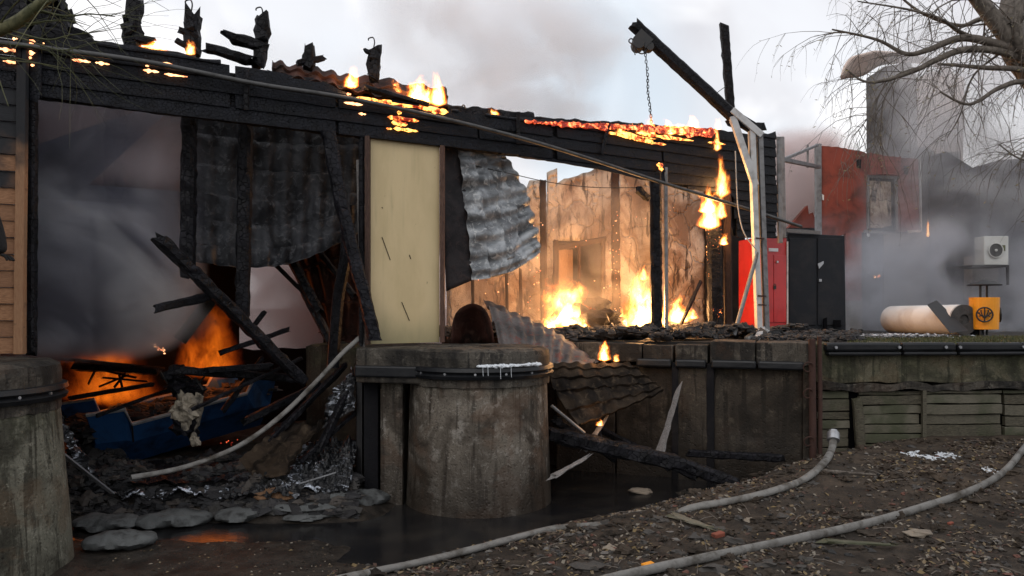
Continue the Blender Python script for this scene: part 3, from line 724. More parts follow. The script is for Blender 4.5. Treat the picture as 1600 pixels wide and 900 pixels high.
for lab, a_, b_, w_ in (('charred stick crossing low behind the wreckage', (300, 640, .4), (470, 560, 1.0), .05), ('charred lath lying on the blue boat bow', (150, 650, 1.2), (260, 610, 1.6), .05), ('charred beam end poking up from the blue boat', (350, 640, 1.6), (410, 560, 1.6), .09),
    ('black timber slumped across the right end of the blue boat', (380, 660, 1.0), (500, 600, 1.2), .12), ('black beam leaning on the dark cheek of the round pier', (500, 700, .1), (568, 560, .3), .10), ('second black beam leaning on the round pier cheek', (470, 720, .1), (560, 640, .2), .07),
    ('charred rafter fallen from the curved post to the rubble', (420, 690, .6), (540, 570, .9), .09), ('charred branch-thin batten above the low orange fire', (90, 560, 3.2), (240, 575, 3.3), .06), ('black plank under the orange glow', (110, 622, 3.0), (240, 600, 3.2), .08)):
    fallen(lab, (PF(*a_), PF(*b_), w_))
for lab, a_, b_, w_ in (('charred beam slumped against the burning plaster wall', (855, 510, 1.6), (905, 440, 2.2), .09), ('blackened rafter fallen across the fire floor', (955, 505, 1.4), (1010, 470, 2.0), .10), ('charred stick leaning by the right post in the fire', (1060, 515, .9), (1095, 440, 1.2), .06), ('charred joist lying before the window fire', (790, 512, 1.0), (900, 522, .9), .10)):
    fallen(lab, (PF(*a_), PF(*b_), w_))
o = obj('grey_board', G().bar(P(331, 466, 9.6), P(281, 532, 9.4), .16, .03, (0, 1, 0)), M['sheet_under'], loc=P(300, 500, 9.5)); tag(o, 'grey scorched board leaning under the diagonal beam', 'board')
fn1 = sheet2([PF(266, 372, .9), PF(290, 430, 1.0), PF(310, 455, 1.1)], [PF(285, 385, .8), PF(330, 440, 1.0), PF(320, 520, 1.1)], .05)
# back shell of the left bay
g = G(); BK = 5.2
def seg_wall(s0, s1, z0, z1, off, st=.25, ragtop=.0, mat='soot_and_shade', th=.12, parent=bb, name='inner_wall'):
    k_ = max(2, int((s1 - s0) / st)); tp = [(s0 + (s1 - s0) * i / k_) for i in range(k_ + 1)]
    poly = [FS(s_, off, z0) for s_ in tp] + [FS(s_, off, z1 + ragtop * nz(s_ * 3, z1) + ragtop * .5 * nz(s_ * 9, 1)) for s_ in reversed(tp)]
    g = G()
    n_ = len(tp)
    for i in range(n_ - 1):
        a_, b_ = poly[i], poly[i + 1]; c_, d_ = poly[2 * n_ - 2 - i], poly[2 * n_ - 1 - i]
        q = FN * th; g.add([a_, b_, c_, d_, a_ + q, b_ + q, c_ + q, d_ + q], [(0, 1, 2, 3), (7, 6, 5, 4), (3, 2, 6, 7)] + ([(0, 3, 7, 4)] if i == 0 else []) + ([(1, 5, 6, 2)] if i == n_ - 2 else []))
    return obj(name, g, M[mat], parent)
hs0, hz0 = -.2, .9
def so(px, py, off):
    d = Vector(((px - HX) / F, 1, -(py - HY) / F)); t = (Vector((_A.x, _A.y, 0)) + FN * off).dot(FN) / Vector((d.x, d.y, 0)).dot(FN)
    p = Vector((0, 0, EYE)) + d * t; return (Vector((p.x - _A.x, p.y - _A.y, 0)).dot(FU), p.z)
h0, hb = so(374, 545, BK); h1, ht = so(508, 415, BK)
seg_wall(-3.5, h0, 0, 5.7, BK, ragtop=.12); seg_wall(h0, h1, ht, 5.7, BK, ragtop=.12); seg_wall(h0, h1, 0, hb, BK, ragtop=.1); seg_wall(h1, so(640, 480, BK)[0], 0, 5.6, BK, ragtop=.12)
o1, _ = so(-60, 480, 0)
g = G(); g.slab([FS(-.6, .15, 0), FS(-.6, BK, 0), FS(-.6, BK, 5.4), FS(-.6, .15, 4.9)], .1, FU); obj('inner_wall', g, M['soot_and_shade'], bb)
for (off0, off1, s0, s1, z0, z1) in ((1.0, 2.3, -.7, 6.0, 4.95, 5.15), (2.4, 3.8, -.7, 6.0, 5.2, 5.42), (3.9, BK, -.7, 6.2, 5.42, 5.6)):
    fr = lerp2(FS(s0, off0, z0), FS(s1, off0, z0), FS(s1, off1, z1), FS(s0, off1, z1))
    obj('added_roof_cover', G().grid(lambda u, v: fr(u, v) + Vector((0, 0, .06 * nz(u * 8, v * 3))), 20, 4), M['soot_and_shade'], bb, solid=.03)  # roof cover added to keep sky light out of the left bay
for s_ in (.8, 1.9, 3.1, 4.3):
    obj('rafter', G().char(FS(s_, .3, 4.75), FS(s_, BK, 5.45), .10, .14, .12), M['char'], bb)

# back walls of the right bays: blistered plaster on studs, open to the sky above
WO = 2.4
def wpan(px0, py0, px1, py1, off=WO, mat='plaster', name='plaster_panel', tops=None, bots=None):
    tops = tops or [(px0, py0), (px1, py0)]
    g = G(); kx = max(3, int((px1 - px0) / 7)); kz = max(3, int((py1 - py0) / 9))
    def f(u, v):
        px = px0 + (px1 - px0) * u; yt = interp(tops, px); s_, z = so(px, yt + (py1 - yt) * v, off)
        if v == 0: z += .05 * nz(s_ * 5, 7) + .03 * nz(s_ * 15, 1)
        return FS(s_, off + .03 * nz(s_ * 2, z * 2) + .012 * nz(s_ * 9, z * 9), z)
    g.grid(f, kx, kz); return obj(name, g, M[mat], bb, smooth=True, solid=-.05)
wpan(700, 300, 790, 530, tops=[(700, 300), (760, 300), (790, 305)]); wpan(791, 300, 845, 530, tops=[(791, 300), (826, 303), (828, 284), (845, 284)])
wpan(856, 262, 870, 525, tops=[(856, 270), (870, 262)]); wpan(868, 255, 942, 376, tops=[(868, 288), (900, 274), (942, 262)]); wpan(942, 250, 957, 525)
wpan(868, 490, 942, 528); wpan(970, 250, 1024, 525); wpan(1024, 250, 1104, 525, WO - .25)
wpan(860, 370, 950, 495, WO + .9, 'soot_and_shade', 'inner_wall')  # near-black sheet standing in for the shade inside the window opening
for (px, y0, y1, w_) in ((850, 285, 520, .11), (963, 260, 500, .14), (1024, 280, 500, .10), (793, 400, 520, .05), (815, 420, 520, .05), (740, 430, 520, .05)):
    timber(px, y1, WO - .08, px - 2, y0, WO - .08, w_, 'wood_burnt_red', 'stud', jit=.14)
for a_, b_ in (((868, 376), (868, 492)), ((942, 374), (942, 492)), ((866, 388), (944, 374)), ((905, 382), (905, 470))):
    obj('window_frame', G().char(PF(*a_, WO - .06), PF(*b_, WO - .06), .08 if a_[0] != 905 else .05, .10, .10), M['wood_burnt_red'], bb)
obj('window_board', G().bar(PF(884, 390, WO + .2), PF(884, 468, WO + .2), .24, .03, (0, 1, 0)), M['wood_post'], bb)
wpan(1104, 250, 1164, 525, WO - .3, 'soot_wall', 'inner_wall')

# ================================================================== PIERS
def pier(label, c, r0, r1, zt, mat, rot=0.0, rings_=True, back=False):
    t = thing('concrete_pier', label, 'pier', c); c = Vector(c)
    def wr(z, r, j, m): return r * (1 + .008 * nz(math.cos(j / m * 6.28) * 3, math.sin(j / m * 6.28) * 3, z * 2)) + (.02 if abs(nz(j * .9, 3)) > .45 and z < 1.5 else 0) * 0
    m = 72; rg = []
    zs = [-.3 + (zt - .42 + .3) * i / 22 for i in range(23)]
    for z in zs:
        f_ = (z + .3) / (zt + .3); r = r1 + (r0 - r1) * f_
        rg.append([c + Vector((wr(z, r, j, m) * math.cos(2 * math.pi * j / m), wr(z, r, j, m) * math.sin(2 * math.pi * j / m), z)) for j in range(m)])
    obj('shaft', G().ring(rg), M[mat], t, smooth=False)
    prof = [(r0 + .0, zt - .425), (r0 + .045, zt - .42), (r0 + .05, zt - .1), (r0 + .035, zt - .03), (r0 - .04, zt), (.01, zt + .01)]
    g = G(); rg = []
    for (r, z) in prof: rg.append([c + Vector((r * math.cos(2 * math.pi * j / m) * (1 + .012 * nz(j * .7, z * 4)), r * math.sin(2 * math.pi * j / m) * (1 + .012 * nz(j * .7, z * 4)), z + .015 * nz(j * .8, r * 5))) for j in range(m)])
    obj('cap', g.ring(rg), M['concrete_cap'], t)
    band = obj('rubber_band', G().lathe(c, [(r0 + .02, zt - .33), (r0 + .085, zt - .325), (r0 + .10, zt - .29), (r0 + .065, zt - .265), (r0 + .10, zt - .24), (r0 + .09, zt - .20), (r0 + .02, zt - .19)], 60, caps=False), M['rubber'], t, smooth=True)
    for j in range(9):
        th = rot + math.pi + math.pi * j / 8; p = c + Vector(((r0 + .075) * math.cos(th), (r0 + .075) * math.sin(th), zt - .265))
        obj('bolt', G().lathe(p, [(.014, -.01), (.014, .01)], 8, (Vector((-math.sin(th), math.cos(th), 0)), Vector((0, 0, 1)), Vector((math.cos(th), math.sin(th), 0)))), M['coupling'], band)
    return t
cp = P(748, 480, 9.22); cp.z = 0
pr = pier('broad round concrete pier with black rubber band under the cream panel', cp, .80, .88, 1.83, 'concrete_pillar')
# the straight cheek wall on its left side, with dark joints
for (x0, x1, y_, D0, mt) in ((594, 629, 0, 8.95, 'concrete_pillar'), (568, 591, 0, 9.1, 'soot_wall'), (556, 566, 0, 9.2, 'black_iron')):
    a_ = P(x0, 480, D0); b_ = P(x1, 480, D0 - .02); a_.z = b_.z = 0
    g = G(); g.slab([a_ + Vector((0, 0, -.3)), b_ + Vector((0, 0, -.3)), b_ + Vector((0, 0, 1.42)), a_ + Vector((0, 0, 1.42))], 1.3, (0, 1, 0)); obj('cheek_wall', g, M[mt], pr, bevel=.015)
a_ = P(556, 480, 8.86); b_ = P(690, 480, 8.6); a_.z = b_.z = 1.43
g = G(); g.slab([a_, b_, b_ + Vector((0, 0, .39)), a_ + Vector((0, 0, .40))], 1.5, (0, 1, 0)); obj('cap', g, M['concrete_cap'], pr, bevel=.02)
g = G(); g.slab([a_ + Vector((-.01, -.05, .07)), b_ + Vector((0, -.02, .07)), b_ + Vector((0, -.02, .20)), a_ + Vector((-.01, -.05, .20))], .08, (0, 1, 0)); obj('rubber_band', g, M['rubber'], pr, bevel=.02)
# foam running off the band
gg = G()
for i in range(26):
    th = -math.pi / 2 + .05 + i * .035; p = cp + Vector((.87 * math.cos(th), .87 * math.sin(th), 1.655)); gg.blob(p, (.035, .035, .014 + .01 * random.random()), .3, 1)
for i in range(4):
    th = -math.pi / 2 + random.uniform(.05, .45); p = cp + Vector((.905 * math.cos(th), .905 * math.sin(th), 1.65)); gg.tube([p, p + Vector((0, 0, -.05)), p + Vector((.003, -.003, -random.uniform(.06, .14)))], .003, 5)
obj('foam', gg, M['foam_white'], pr, smooth=True)['kind'] = 'stuff'
cl = P(-74, 480, 6.55); cl.z = 0
pl_ = pier('stained concrete pier at the corner below the raw plank wall', cl, .76, .93, 1.83, 'concrete_left')
# broken concrete bench between the boat and the round pier
a_ = P(478, 480, 10.4); b_ = P(560, 480, 10.0); a_.z = b_.z = 0
g = G(); g.grid(lambda u, v: a_ * (1 - u) + b_ * u + Vector((0, .05 * nz(u * 3, v * 3), v * (1.75 + .1 * nz(u * 6, 1)))), 10, 12)
o = obj('concrete_stub', g, M['concrete_quay'], loc=a_, solid=-.9); tag(o, 'low blackened concrete block left of the round pier', 'concrete block')

# ================================================================== QUAY WALLS
qw = thing('quay_wall', 'brown stained concrete quay wall with pilasters below the crane', 'wall', (QA + QB) / 2)
def QP(px, z, off=0.0, A_=QA, B_=QB):
    d = (B_ - A_).normalized(); nn_ = Vector((d.y, -d.x, 0))
    dx = (px - HX) / F; t = (A_.x - dx * A_.y) / (dx * d.y - d.x)
    return A_ + d * t + nn_ * off + Vector((0, 0, z))
def qblock(name, px0, px1, z0, z1, off, th, mat, parent, A_=QA, B_=QB, bev=.012, jit=.01):
    k_ = max(3, int(abs(px1 - px0) / 12)); m_ = max(2, int((z1 - z0) / .1)); d = (B_ - A_).normalized(); nn_ = Vector((d.y, -d.x, 0))
    a_ = QP(px0, 0, off, A_, B_); b_ = QP(px1, 0, off, A_, B_); o_ = random.uniform(0, 50)
    rings = []
    for i in range(k_ + 1):
        c = a_.lerp(b_, i / k_); r = []
        fr = [(0, z0 + (z1 - z0) * j / m_) for j in range(m_ + 1)] + [(-th, z1), (-th, z0)]
        for (dd, z) in fr:
            e = jit * nz(c.x * 3 + o_, c.y * 3, z * 4) + jit * .5 * nz(c.x * 11, z * 11, o_)
            r.append(c + nn_ * (dd + (e if dd == 0 else 0)) + Vector((0, 0, z + (e if z in (z0, z1) else 0))))
        rings.append(r)
    return obj(name, G().ring(rings), M[mat], parent, bevel=bev)
for (x0, x1) in ((868, 960), (962, 1052), (1055, 1108), (1112, 1254)):
    qblock('wall_panel', x0, x1, -.2, 1.50, -.05 if x0 != 1055 else .03, .4, 'concrete_quay', qw)
for (x0, x1, o_, m_) in ((1050, 1060, .05, 'soot_wall'), (1104, 1116, .04, 'soot_wall'), (1254, 1274, .03, 'concrete_quay')):
    qblock('pilaster', x0, x1, -.2, 1.56, o_, .4, m_, qw)
for (x0, x1, z1) in ((868, 1004, 1.80), (1006, 1052, 1.78), (1056, 1106, 1.80), (1110, 1180, 1.85), (1182, 1272, 1.845)):
    qblock('coping_stone', x0, x1, 1.56, z1, .06, .8, 'concrete_cap', qw, jit=.02)
for (x0, x1) in ((996, 1050), (1056, 1104), (1112, 1182), (1184, 1256)):
    qblock('rubber_fender', x0, x1, 1.50, 1.61, .12, .1, 'rubber', qw, bev=.025, jit=.004)
# rusty pile with mooring rings at the corner
pq = thing('mooring_pile', 'rusty steel pile with two mooring rings at the corner of the quay wall', 'mooring pile', QP(1270, .3))
obj('pile', G().tube([QP(1270, .2, .10), QP(1269, 1.0, .11), QP(1268, 1.9, .10)], .045, 10), M['rust'], pq, smooth=True)
obj('pipe', G().tube([QP(1281, .2, .06), QP(1281, 1.2, .07), QP(1280, 1.93, .06)], .03, 8), M['rust'], pq, smooth=True)
for (px, z) in ((1262, 1.55), (1262, 1.22), (1263, .62)):
    c = QP(px, z, .16); obj('mooring_ring', G().tube([c + Vector((.06 * math.cos(t), -.02 * math.sin(t), .06 * math.sin(t))) for t in (6.2832 * i / 14 for i in range(15))], .009, 6), M['rust'], pq, smooth=True)

ww = thing('plank_quay_wall', 'mossy timber plank quay wall under a concrete beam and black fender', 'wall', (QC + QD) / 2)
KW = dict(A_=QC, B_=QD)
qblock('rubber_fender', 1286, 1402, 1.72, 1.835, .10, .12, 'rubber', ww, bev=.03, jit=.003, **KW); qblock('rubber_fender', 1404, 1488, 1.72, 1.835, .10, .12, 'rubber', ww, bev=.03, jit=.003, **KW)
qblock('rubber_fender', 1490, 1700, 1.72, 1.835, .10, .12, 'rubber', ww, bev=.03, jit=.003, **KW)
for (x0, x1) in ((1288, 1401), (1405, 1487), (1491, 1690)): qblock('fender_lip', x0, x1, 1.665, 1.715, .125, .12, 'rubber', ww, bev=.02, jit=.003, **KW)
qblock('concrete_beam', 1276, 1710, 1.30, 1.82, .0, .5, 'concrete_beam', ww, jit=.025, **KW)
qblock('concrete_ledge', 1276, 1710, 1.20, 1.30, .03, .5, 'concrete_cap', ww, jit=.05, **KW)
for px in (1300, 1398, 1470, 1492, 1590):
    c = QP(px, 1.775, .115, **KW); obj('bolt', G().lathe(c, [(.02, -.01), (.02, .012)], 8, (Vector((1, 0, 0)), Vector((0, 0, 1)), Vector((0, -1, 0)))), M['coupling'], ww)
bays = [(1278, 1330), (1344, 1442), (1445, 1568), (1571, 1700)]
for bi, (x0, x1) in enumerate(bays):
    z = 1.19
    for hh in ((.11, .16, .11, .12, .13, .12, .14, .14, .14), (.06, .13, .12, .14, .12, .13, .16, .16, .15), (.05, .13, .14, .14, .25, .15, .12, .14, .10), (.06, .14, .15, .14, .13, .14, .15, .14, .15))[bi]:
        z -= hh; dz_ = random.uniform(-.012, .012)
        qblock('plank', x0 + random.uniform(0, 3), x1 - random.uniform(0, 2), z + .008, z + hh - .006, -.04 + random.uniform(-.02, .03), .07, 'wood_quay', ww, bev=.006, jit=.012, **KW)
qblock('backing', 1276, 1710, -.2, 1.22, -.14, .2, 'soot_and_shade', ww, **KW)
a_ = QP(1342, .42, .05, **KW); b_ = QP(1336, 1.10, .05, **KW); obj('post', G().char(a_, b_, .12, .09, .06), M['wood_quay'], ww)
a_ = QP(1443.5, .40, .0, **KW); obj('post', G().bar(a_, QP(1443.5, 1.2, .0, **KW), .05, .05), M['wood_quay'], ww)
# moss and grass on the deck edge
def scatter_mesh(n_, fn, size, flat=.3, tri=False):
    g = G()
    for _ in range(n_):
        p = fn()
        if p is None: continue
        s_ = size * random.uniform(.5, 1.4); th = random.uniform(0, 6.28); tl = random.uniform(-flat, flat)
        x = Vector((math.cos(th), math.sin(th), tl)).normalized() * s_; y = Vector((-math.sin(th), math.cos(th), random.uniform(-flat, flat))) * s_ * random.uniform(.25, .6)
        g.add([p - x * .5, p + y * .5 + Vector((0, 0, s_ * .12)), p + x * .5, p - y * .5], [(0, 1, 2), (0, 2, 3)])
    return g
def tufts(n_, fn, h):
    g = G()
    for _ in range(n_):
        p = fn(); th = random.uniform(0, 6.28); q = Vector((math.cos(th), math.sin(th), 0)) * .012; hh = h * random.uniform(.4, 1.2)
        g.add([p - q, p + q, p + Vector((random.uniform(-.4, .4) * hh, random.uniform(-.4, .4) * hh, hh))], [(0, 1, 2)])
    return g
o = obj('grass', tufts(9000, lambda: P(random.uniform(1325, 1720), 480, random.uniform(10.15, 12.4)) * 1.0 + Vector((0, 0, DECK - .03 - EYE)), .05), M['moss_tuft'], kind='stuff'); tag(o, 'short mossy grass along the deck edge behind the fender', 'grass')
def ashpt():
    p = P(random.gauss(1400, 38), 480, random.uniform(11.6, 12.6)); p.z = DECK + random.uniform(-.01, .03); return p
o = obj('ash', scatter_mesh(1500, ashpt, .07), M['ash_flakes'], kind='stuff'); tag(o, 'pale ash spilled before the white tank', 'ash')

# ================================================================== RED BUILDING AND WHAT STANDS ON THE DECK
DR = 17.0
rbd = thing('red_building', 'rust-red plastered building with a torn top edge and boarded window', 'building', P(1380, 512, DR))
def RP(px, py, off=0.0): return P(px, py, DR + off)
def rpan(name, pts, mat, off=0.0, th=.15, parent=rbd):
    g = G(); g.slab([RP(x, y, off) for x, y in pts], th, (0, 1, 0)); return obj(name, g, M[mat], parent)
def strip(name, x0, x1, tops, bots, mat, off=0.0, parent=rbd):
    g = G(); kx = max(3, int((x1 - x0) / 5))
    g.grid(lambda u, v: (lambda px: RP(px, interp(tops, px) * (1 - v) + interp(bots, px) * v + (1.6 * nz(px * .21, 3) if v == 0 else 0), off + .02 * nz(px * .05, v * 4)))(x0 + (x1 - x0) * u), kx, 10)
    return obj(name, g, M[mat], parent, solid=-.14)
tp = [(1280, 228), (1320, 231), (1345, 236), (1362, 243), (1385, 247), (1410, 246), (1437, 249)]
strip('wall', 1280, 1355, tp, [(1280, 372), (1355, 362)], 'red_wall'); strip('wall', 1355, 1403, tp, [(1355, 275), (1403, 277)], 'red_wall'); strip('wall', 1403, 1437, tp, [(1403, 362), (1437, 364)], 'red_wall')
strip('wall', 1318, 1342, [(1318, 365)], [(1342, 470)], 'red_wall', .02); strip('wall', 1318, 1343, [(1318, 466)], [(1343, 515)], 'tan_wall', .05); strip('wall', 1342, 1382, [(1342, 362)], [(1382, 514)], 'shaft', .12); strip('wall', 1381, 1448, [(1381, 364)], [(1448, 514)], 'tan_wall', .08)
strip('wall', 1280, 1319, [(1280, 370)], [(1319, 515)], 'shaft', .1)
rpan('window_board', [(1359, 282), (1392, 284), (1393, 352), (1378, 356), (1360, 356)], 'plaster', .04, .03)
rpan('window_opening', [(1355, 275), (1403, 277), (1403, 360), (1355, 360)], 'soot_wall', .16, .05)
fr = thing  # noqa
for a_, b_, w_ in (((1355, 275), (1404, 278), .06), ((1356, 275), (1356, 358), .04), ((1400, 278), (1401, 360), .05), ((1350, 361), (1386, 365), .07), ((1437, 249), (1439, 362), .03), ((1418, 362), (1438, 361), .03)):
    obj('window_frame', G().bar(RP(*a_, -.03), RP(*b_, -.03), w_, .06), M['white_steel'] if w_ < .04 else M['wood_ash'], rbd, bevel=.005)
for (px, py) in ((1342, 256), (1416, 266)): rpan('hole', [(px - 4, py - 7), (px + 4, py - 7), (px + 3, py + 7), (px - 3, py + 6)], 'soot_and_shade', -.012, .01)
for (px, py, w_, h_) in ((1334, 424, 9, 16), (1330, 442, 22, 7), (1338, 464, 8, 10), (1331, 478, 9, 12), (1357, 367, 5, 6), (1286, 308, 3, 10)):
    rpan('peeling_plaster', [(px - w_ / 2, py - h_ / 2), (px + w_ / 2, py - h_ * .3), (px + w_ * .4, py + h_ / 2), (px - w_ * .3, py + h_ * .4)], 'tank_white', -.03, .02)
obj('corner_post', G().bar(RP(1279, 512), RP(1278, 225), .12, .12), M['grey_steel'], rbd, bevel=.01)
sf = thing('gantry', 'scorched grey steel frame joining the timber building to the red one', 'gantry', P(1222, 372, 13.3))
for a_, b_, w_ in ((P(1224, 372, 13.3), P(1221, 214, 13.3), .08), (P(1222, 250, 13.3), P(1277, 227, 16.6), .055), (P(1222, 249, 13.3), P(1280, 261, 16.6), .075), (P(1204, 216, 13.2), P(1223, 216, 13.3), .05), (P(1262, 262, 15.8), P(1262, 226, 15.8), .04)):
    obj('bar', G().bar(a_, b_, w_), M['grey_steel'], sf, bevel=.008)
# dark neighbouring wall
nb = thing('sooty_building', 'smoke-blackened building wall behind the orange bin', 'building', P(1520, 512, 17.6))
def slabD(name, pts, D, th, mat, parent, bev=0): g = G(); g.slab([P(x, y, D) for x, y in pts], th, (0, 1, 0)); return obj(name, g, M[mat], parent, bevel=bev)
slabD('wall', [(1440, 250), (1478, 236), (1520, 262), (1560, 250), (1720, 240), (1720, 512), (1440, 512)], 17.6, .3, 'soot_wall', nb)
slabD('wall_panel', [(1519, 400), (1560, 400), (1560, 470), (1519, 470)], 16.2, .3, 'tan_wall', nb); slabD('door', [(1452, 268), (1500, 268), (1500, 420), (1452, 420)], 17.5, .06, 'soot_and_shade', nb)
# tall house with two shafts under a curved sheet
th_ = thing('gutted_house', 'tall gutted house whose two shafts carry a curved pale roof sheet', 'building', P(1420, 500, 20))
slabD('shaft', [(1381, 104), (1423, 96), (1434, 120), (1434, 505), (1383, 505)], 19.6, 1.0, 'shaft', th_, .03); slabD('shaft', [(1456, 110), (1508, 120), (1500, 505), (1452, 505)], 21.0, 1.0, 'duct', th_, .03)
fn1 = sheet2([P(1313, 119, 18.2), P(1326, 92, 18.6), P(1372, 79, 19.2), P(1420, 84, 20), P(1470, 96, 20.8), P(1510, 132, 21.6)], [P(1313, 120, 19.5), P(1345, 117, 19.8), P(1376, 100, 20.2), P(1420, 96, 20.8), P(1465, 104, 21.6), P(1503, 142, 22.4)])
obj('curved_roof', G().grid(lambda u, v: fn1(v, u) + Vector((0, 0, .04 * nz(u * 9, v * 4))), 30, 6), M['duct'], th_, smooth=True, solid=.05)
slabD('gable', [(1420, 232), (1448, 228), (1462, 240), (1500, 236), (1500, 300), (1420, 300)], 19.0, .3, 'soot_wall', th_)

# crane ----------------------------------------------------------------
DC = 11.7
cr = thing('deck_crane', 'white steel jib crane with a burnt black boom pointing up left', 'crane', P(1192, 527, DC))
def CP(px, py, d=0.0): return P(px, py, DC + d)
obj('mast', G().bar(CP(1186, 524, -.02), CP(1174, 196, -.02), .085, .13), M['white_steel'], cr, bevel=.008)
obj('mast', G().bar(CP(1198, 524), CP(1187, 208), .07, .12), M['grey_steel'], cr, bevel=.008)
for py in (372, 462, 476): obj('clamp', G().bar(CP(1181 + (py - 372) * .035, py, -.09), CP(1194 + (py - 372) * .035, py + 1, -.09), .015, .02), M['rust'], cr)
obj('boom', G().char(CP(990, 38, -.3), CP(1146, 182, 0), .15, .17, .05, rag=.2), M['char'], cr)
obj('strut', G().bar(CP(1143, 172, -.06), CP(1190, 212, -.06), .09, .10), M['white_steel'], cr, bevel=.008)
obj('strut', G().bar(CP(1144, 182, -.04), CP(1180, 290, -.04), .09, .10), M['white_steel'], cr, bevel=.008)
obj('mast_head', G().bar(CP(1150, 184), CP(1176, 200), .12, .16), M['char'], cr, bevel=.01)
obj('brace', G().tube([CP(1184, 392, -.05), CP(1147, 524, -.3)], .032, 10), M['grey_steel'], cr, smooth=True)
for (x, y, d) in ((1166, 529, -.2), (1214, 528, -.1), (1182, 530, -.5), (1205, 526, .4)):
    obj('foot', G().bar(CP(1192, 512), CP(x, y, d), .085, .05), M['white_steel'], cr, bevel=.01)
hc = CP(1006, 62, -.28)
hst = obj('hoist', G().box(hc + Vector((-.02, 0, -.01)), (.24, .18, .17), (Vector((.74, 0, -.67)), Vector((0, 1, 0)), Vector((.67, 0, .74)))).lathe(hc + Vector((-.09, -.0, -.08)), [(.085, -.12), (.1, -.06), (.1, .06), (.085, .12)], 12, (Vector((1, 0, 0)), Vector((0, 0, 1)), Vector((0, -1, 0)))).lathe(hc + Vector((.08, 0, -.12)), [(.06, -.08), (.07, 0), (.06, .08)], 12, (Vector((1, 0, 0)), Vector((0, 0, 1)), Vector((0, -1, 0)))), M['black_iron'], cr)
obj('cable_loop', G().tube(spline([hc + Vector(q) for q in ((-.12, -.1, -.08), (-.2, -.1, -.02), (-.24, -.12, -.07), (-.15, -.12, -.14), (-.10, -.1, -.22), (-.03, -.1, -.24), (.02, -.1, -.18))], 5), .010, 6), M['black_iron'], hst, smooth=True)
obj('cable_loop', G().tube(spline([hc + Vector(q) for q in ((-.15, -.1, -.14), (-.15, -.1, -.24), (-.14, -.1, -.26))], 3), .008, 6), M['black_iron'], hst)
cpts = spline([CP(1008, 78, -.3), CP(1011, 110, -.3), CP(1012, 140, -.3), CP(1016, 170, -.3), CP(1018, 200, -.3), CP(1023, 235, -.3), CP(1026, 262, -.3)], 10)
g0 = None; tot = 0
L_ = sum((q - p).length for p, q in zip(cpts, cpts[1:])); nl = int(L_ / .045)
for i in range(nl):
    d_ = i / nl * (len(cpts) - 1); j = int(d_); c = cpts[j].lerp(cpts[min(j + 1, len(cpts) - 1)], d_ - j) + Vector((random.uniform(-.006, .006), 0, 0))
    if g0 is None:
        g0 = []
        for ax in (0, 1):
            gg = G(); X = Vector((1, 0, 0)) if ax == 0 else Vector((0, 1, 0))
            gg.tube([X * (.016 * math.cos(t)) + Vector((0, 0, .032 * math.sin(t))) for t in (6.2832 * q / 8 for q in range(9))], .006, 4)
            me_o = obj('chain_link', gg, M['black_iron']); g0.append(me_o)
    me = g0[i % 2].data
    if i < 2: o = g0[i]
    else: o = bpy.data.objects.new('chain_link', me); C.objects.link(o)
    o.parent = cr; o.location = c - cr.location
tag(obj('rope', G().tube(spline([CP(1149, 236, -.2), CP(1151, 290, -.2), CP(1154, 330, -.2), CP(1163, 365, -.2), CP(1183, 392, -.12)], 6), .009, 6), M['rope'], loc=CP(1150, 236), smooth=True), 'thin pale rope hanging slack from the crane strut to its mast', 'rope')
tag(obj('cable', G().tube(spline([PF(728, 256, .2), PF(800, 272, .3), PF(860, 285, .3), PF(930, 293, .2), PF(1000, 293, .0)], 6), .006, 5), M['wire'], loc=PF(728, 256, .2), smooth=True), 'thin black cable sagging across the fire-lit right opening', 'cable')
tag(obj('cable', G().tube(spline([CP(1119, 146, .3), CP(1128, 139, .4), CP(1135, 135, .6)], 3), .006, 5), M['wire'], loc=CP(1119, 146), smooth=True), 'short wire stay between the boom and the charred mast', 'cable')

# red cabinet ----------------------------------------------------------
k0 = P(1154, 480, 13.9); k1 = P(1186, 480, 13.1); k2 = P(1229, 480, 13.35)
for q in (k0, k1, k2): q.z = DECK
k3 = k0 + (k2 - k1); UP = Vector((0, 0, 1)); HC = 1.66
rc = thing('red_cabinet', 'bright red metal gas cabinet with double doors and white label', 'cabinet', k1)
obj('body', G().slab([k0, k1, k2, k3], HC, UP), M['red_paint'], rc, bevel=.01)
e1 = (k2 - k1).normalized(); nf = Vector((e1.y, -e1.x, 0)); wdt = (k2 - k1).length
for j in range(2):
    p = k1 + e1 * (.02 + j * (wdt - .03) / 2) + nf * .002
    q = p + e1 * ((wdt - .05) / 2)
    dr_ = obj('door', G().slab([p + UP * .20, q + UP * .20, q + UP * 1.36, p + UP * 1.36], .018, nf), M['red_paint'], rc, bevel=.006)
mid = k1 + e1 * (wdt * .52) + nf * .03
obj('padlock', G().box(mid + UP * .80, (.045, .03, .06)).tube([mid + UP * .83 + Vector((.018 * math.cos(t), 0, .03 * math.sin(t))) for t in (math.pi * i / 6 for i in range(7))], .006, 6), M['black_iron'], dr_)
obj('knob', G().lathe(mid + e1 * .05 + UP * 1.24, [(.02, -.01), (.02, .02)], 8, (e1, UP, nf)), M['coupling'], dr_)
lb = k1 + e1 * (wdt * .34) + nf * .004 + UP * 1.42
lw = wdt * .34
lab = obj('label', G().slab([lb, lb + e1 * lw, lb + e1 * lw + UP * .055, lb + UP * .055], .004, nf), M['label_white'], rc)
for i in range(7):                       # lettering too small to read in the photograph: short dark strokes
    p = lb + e1 * (.02 + i * (lw - .04) / 7) + nf * .006 + UP * .02
    s_ = obj('print', G().slab([p, p + e1 * .013, p + e1 * .013 + UP * .018, p + UP * .018], .001, nf), M['red_paint'], lab) if False else None
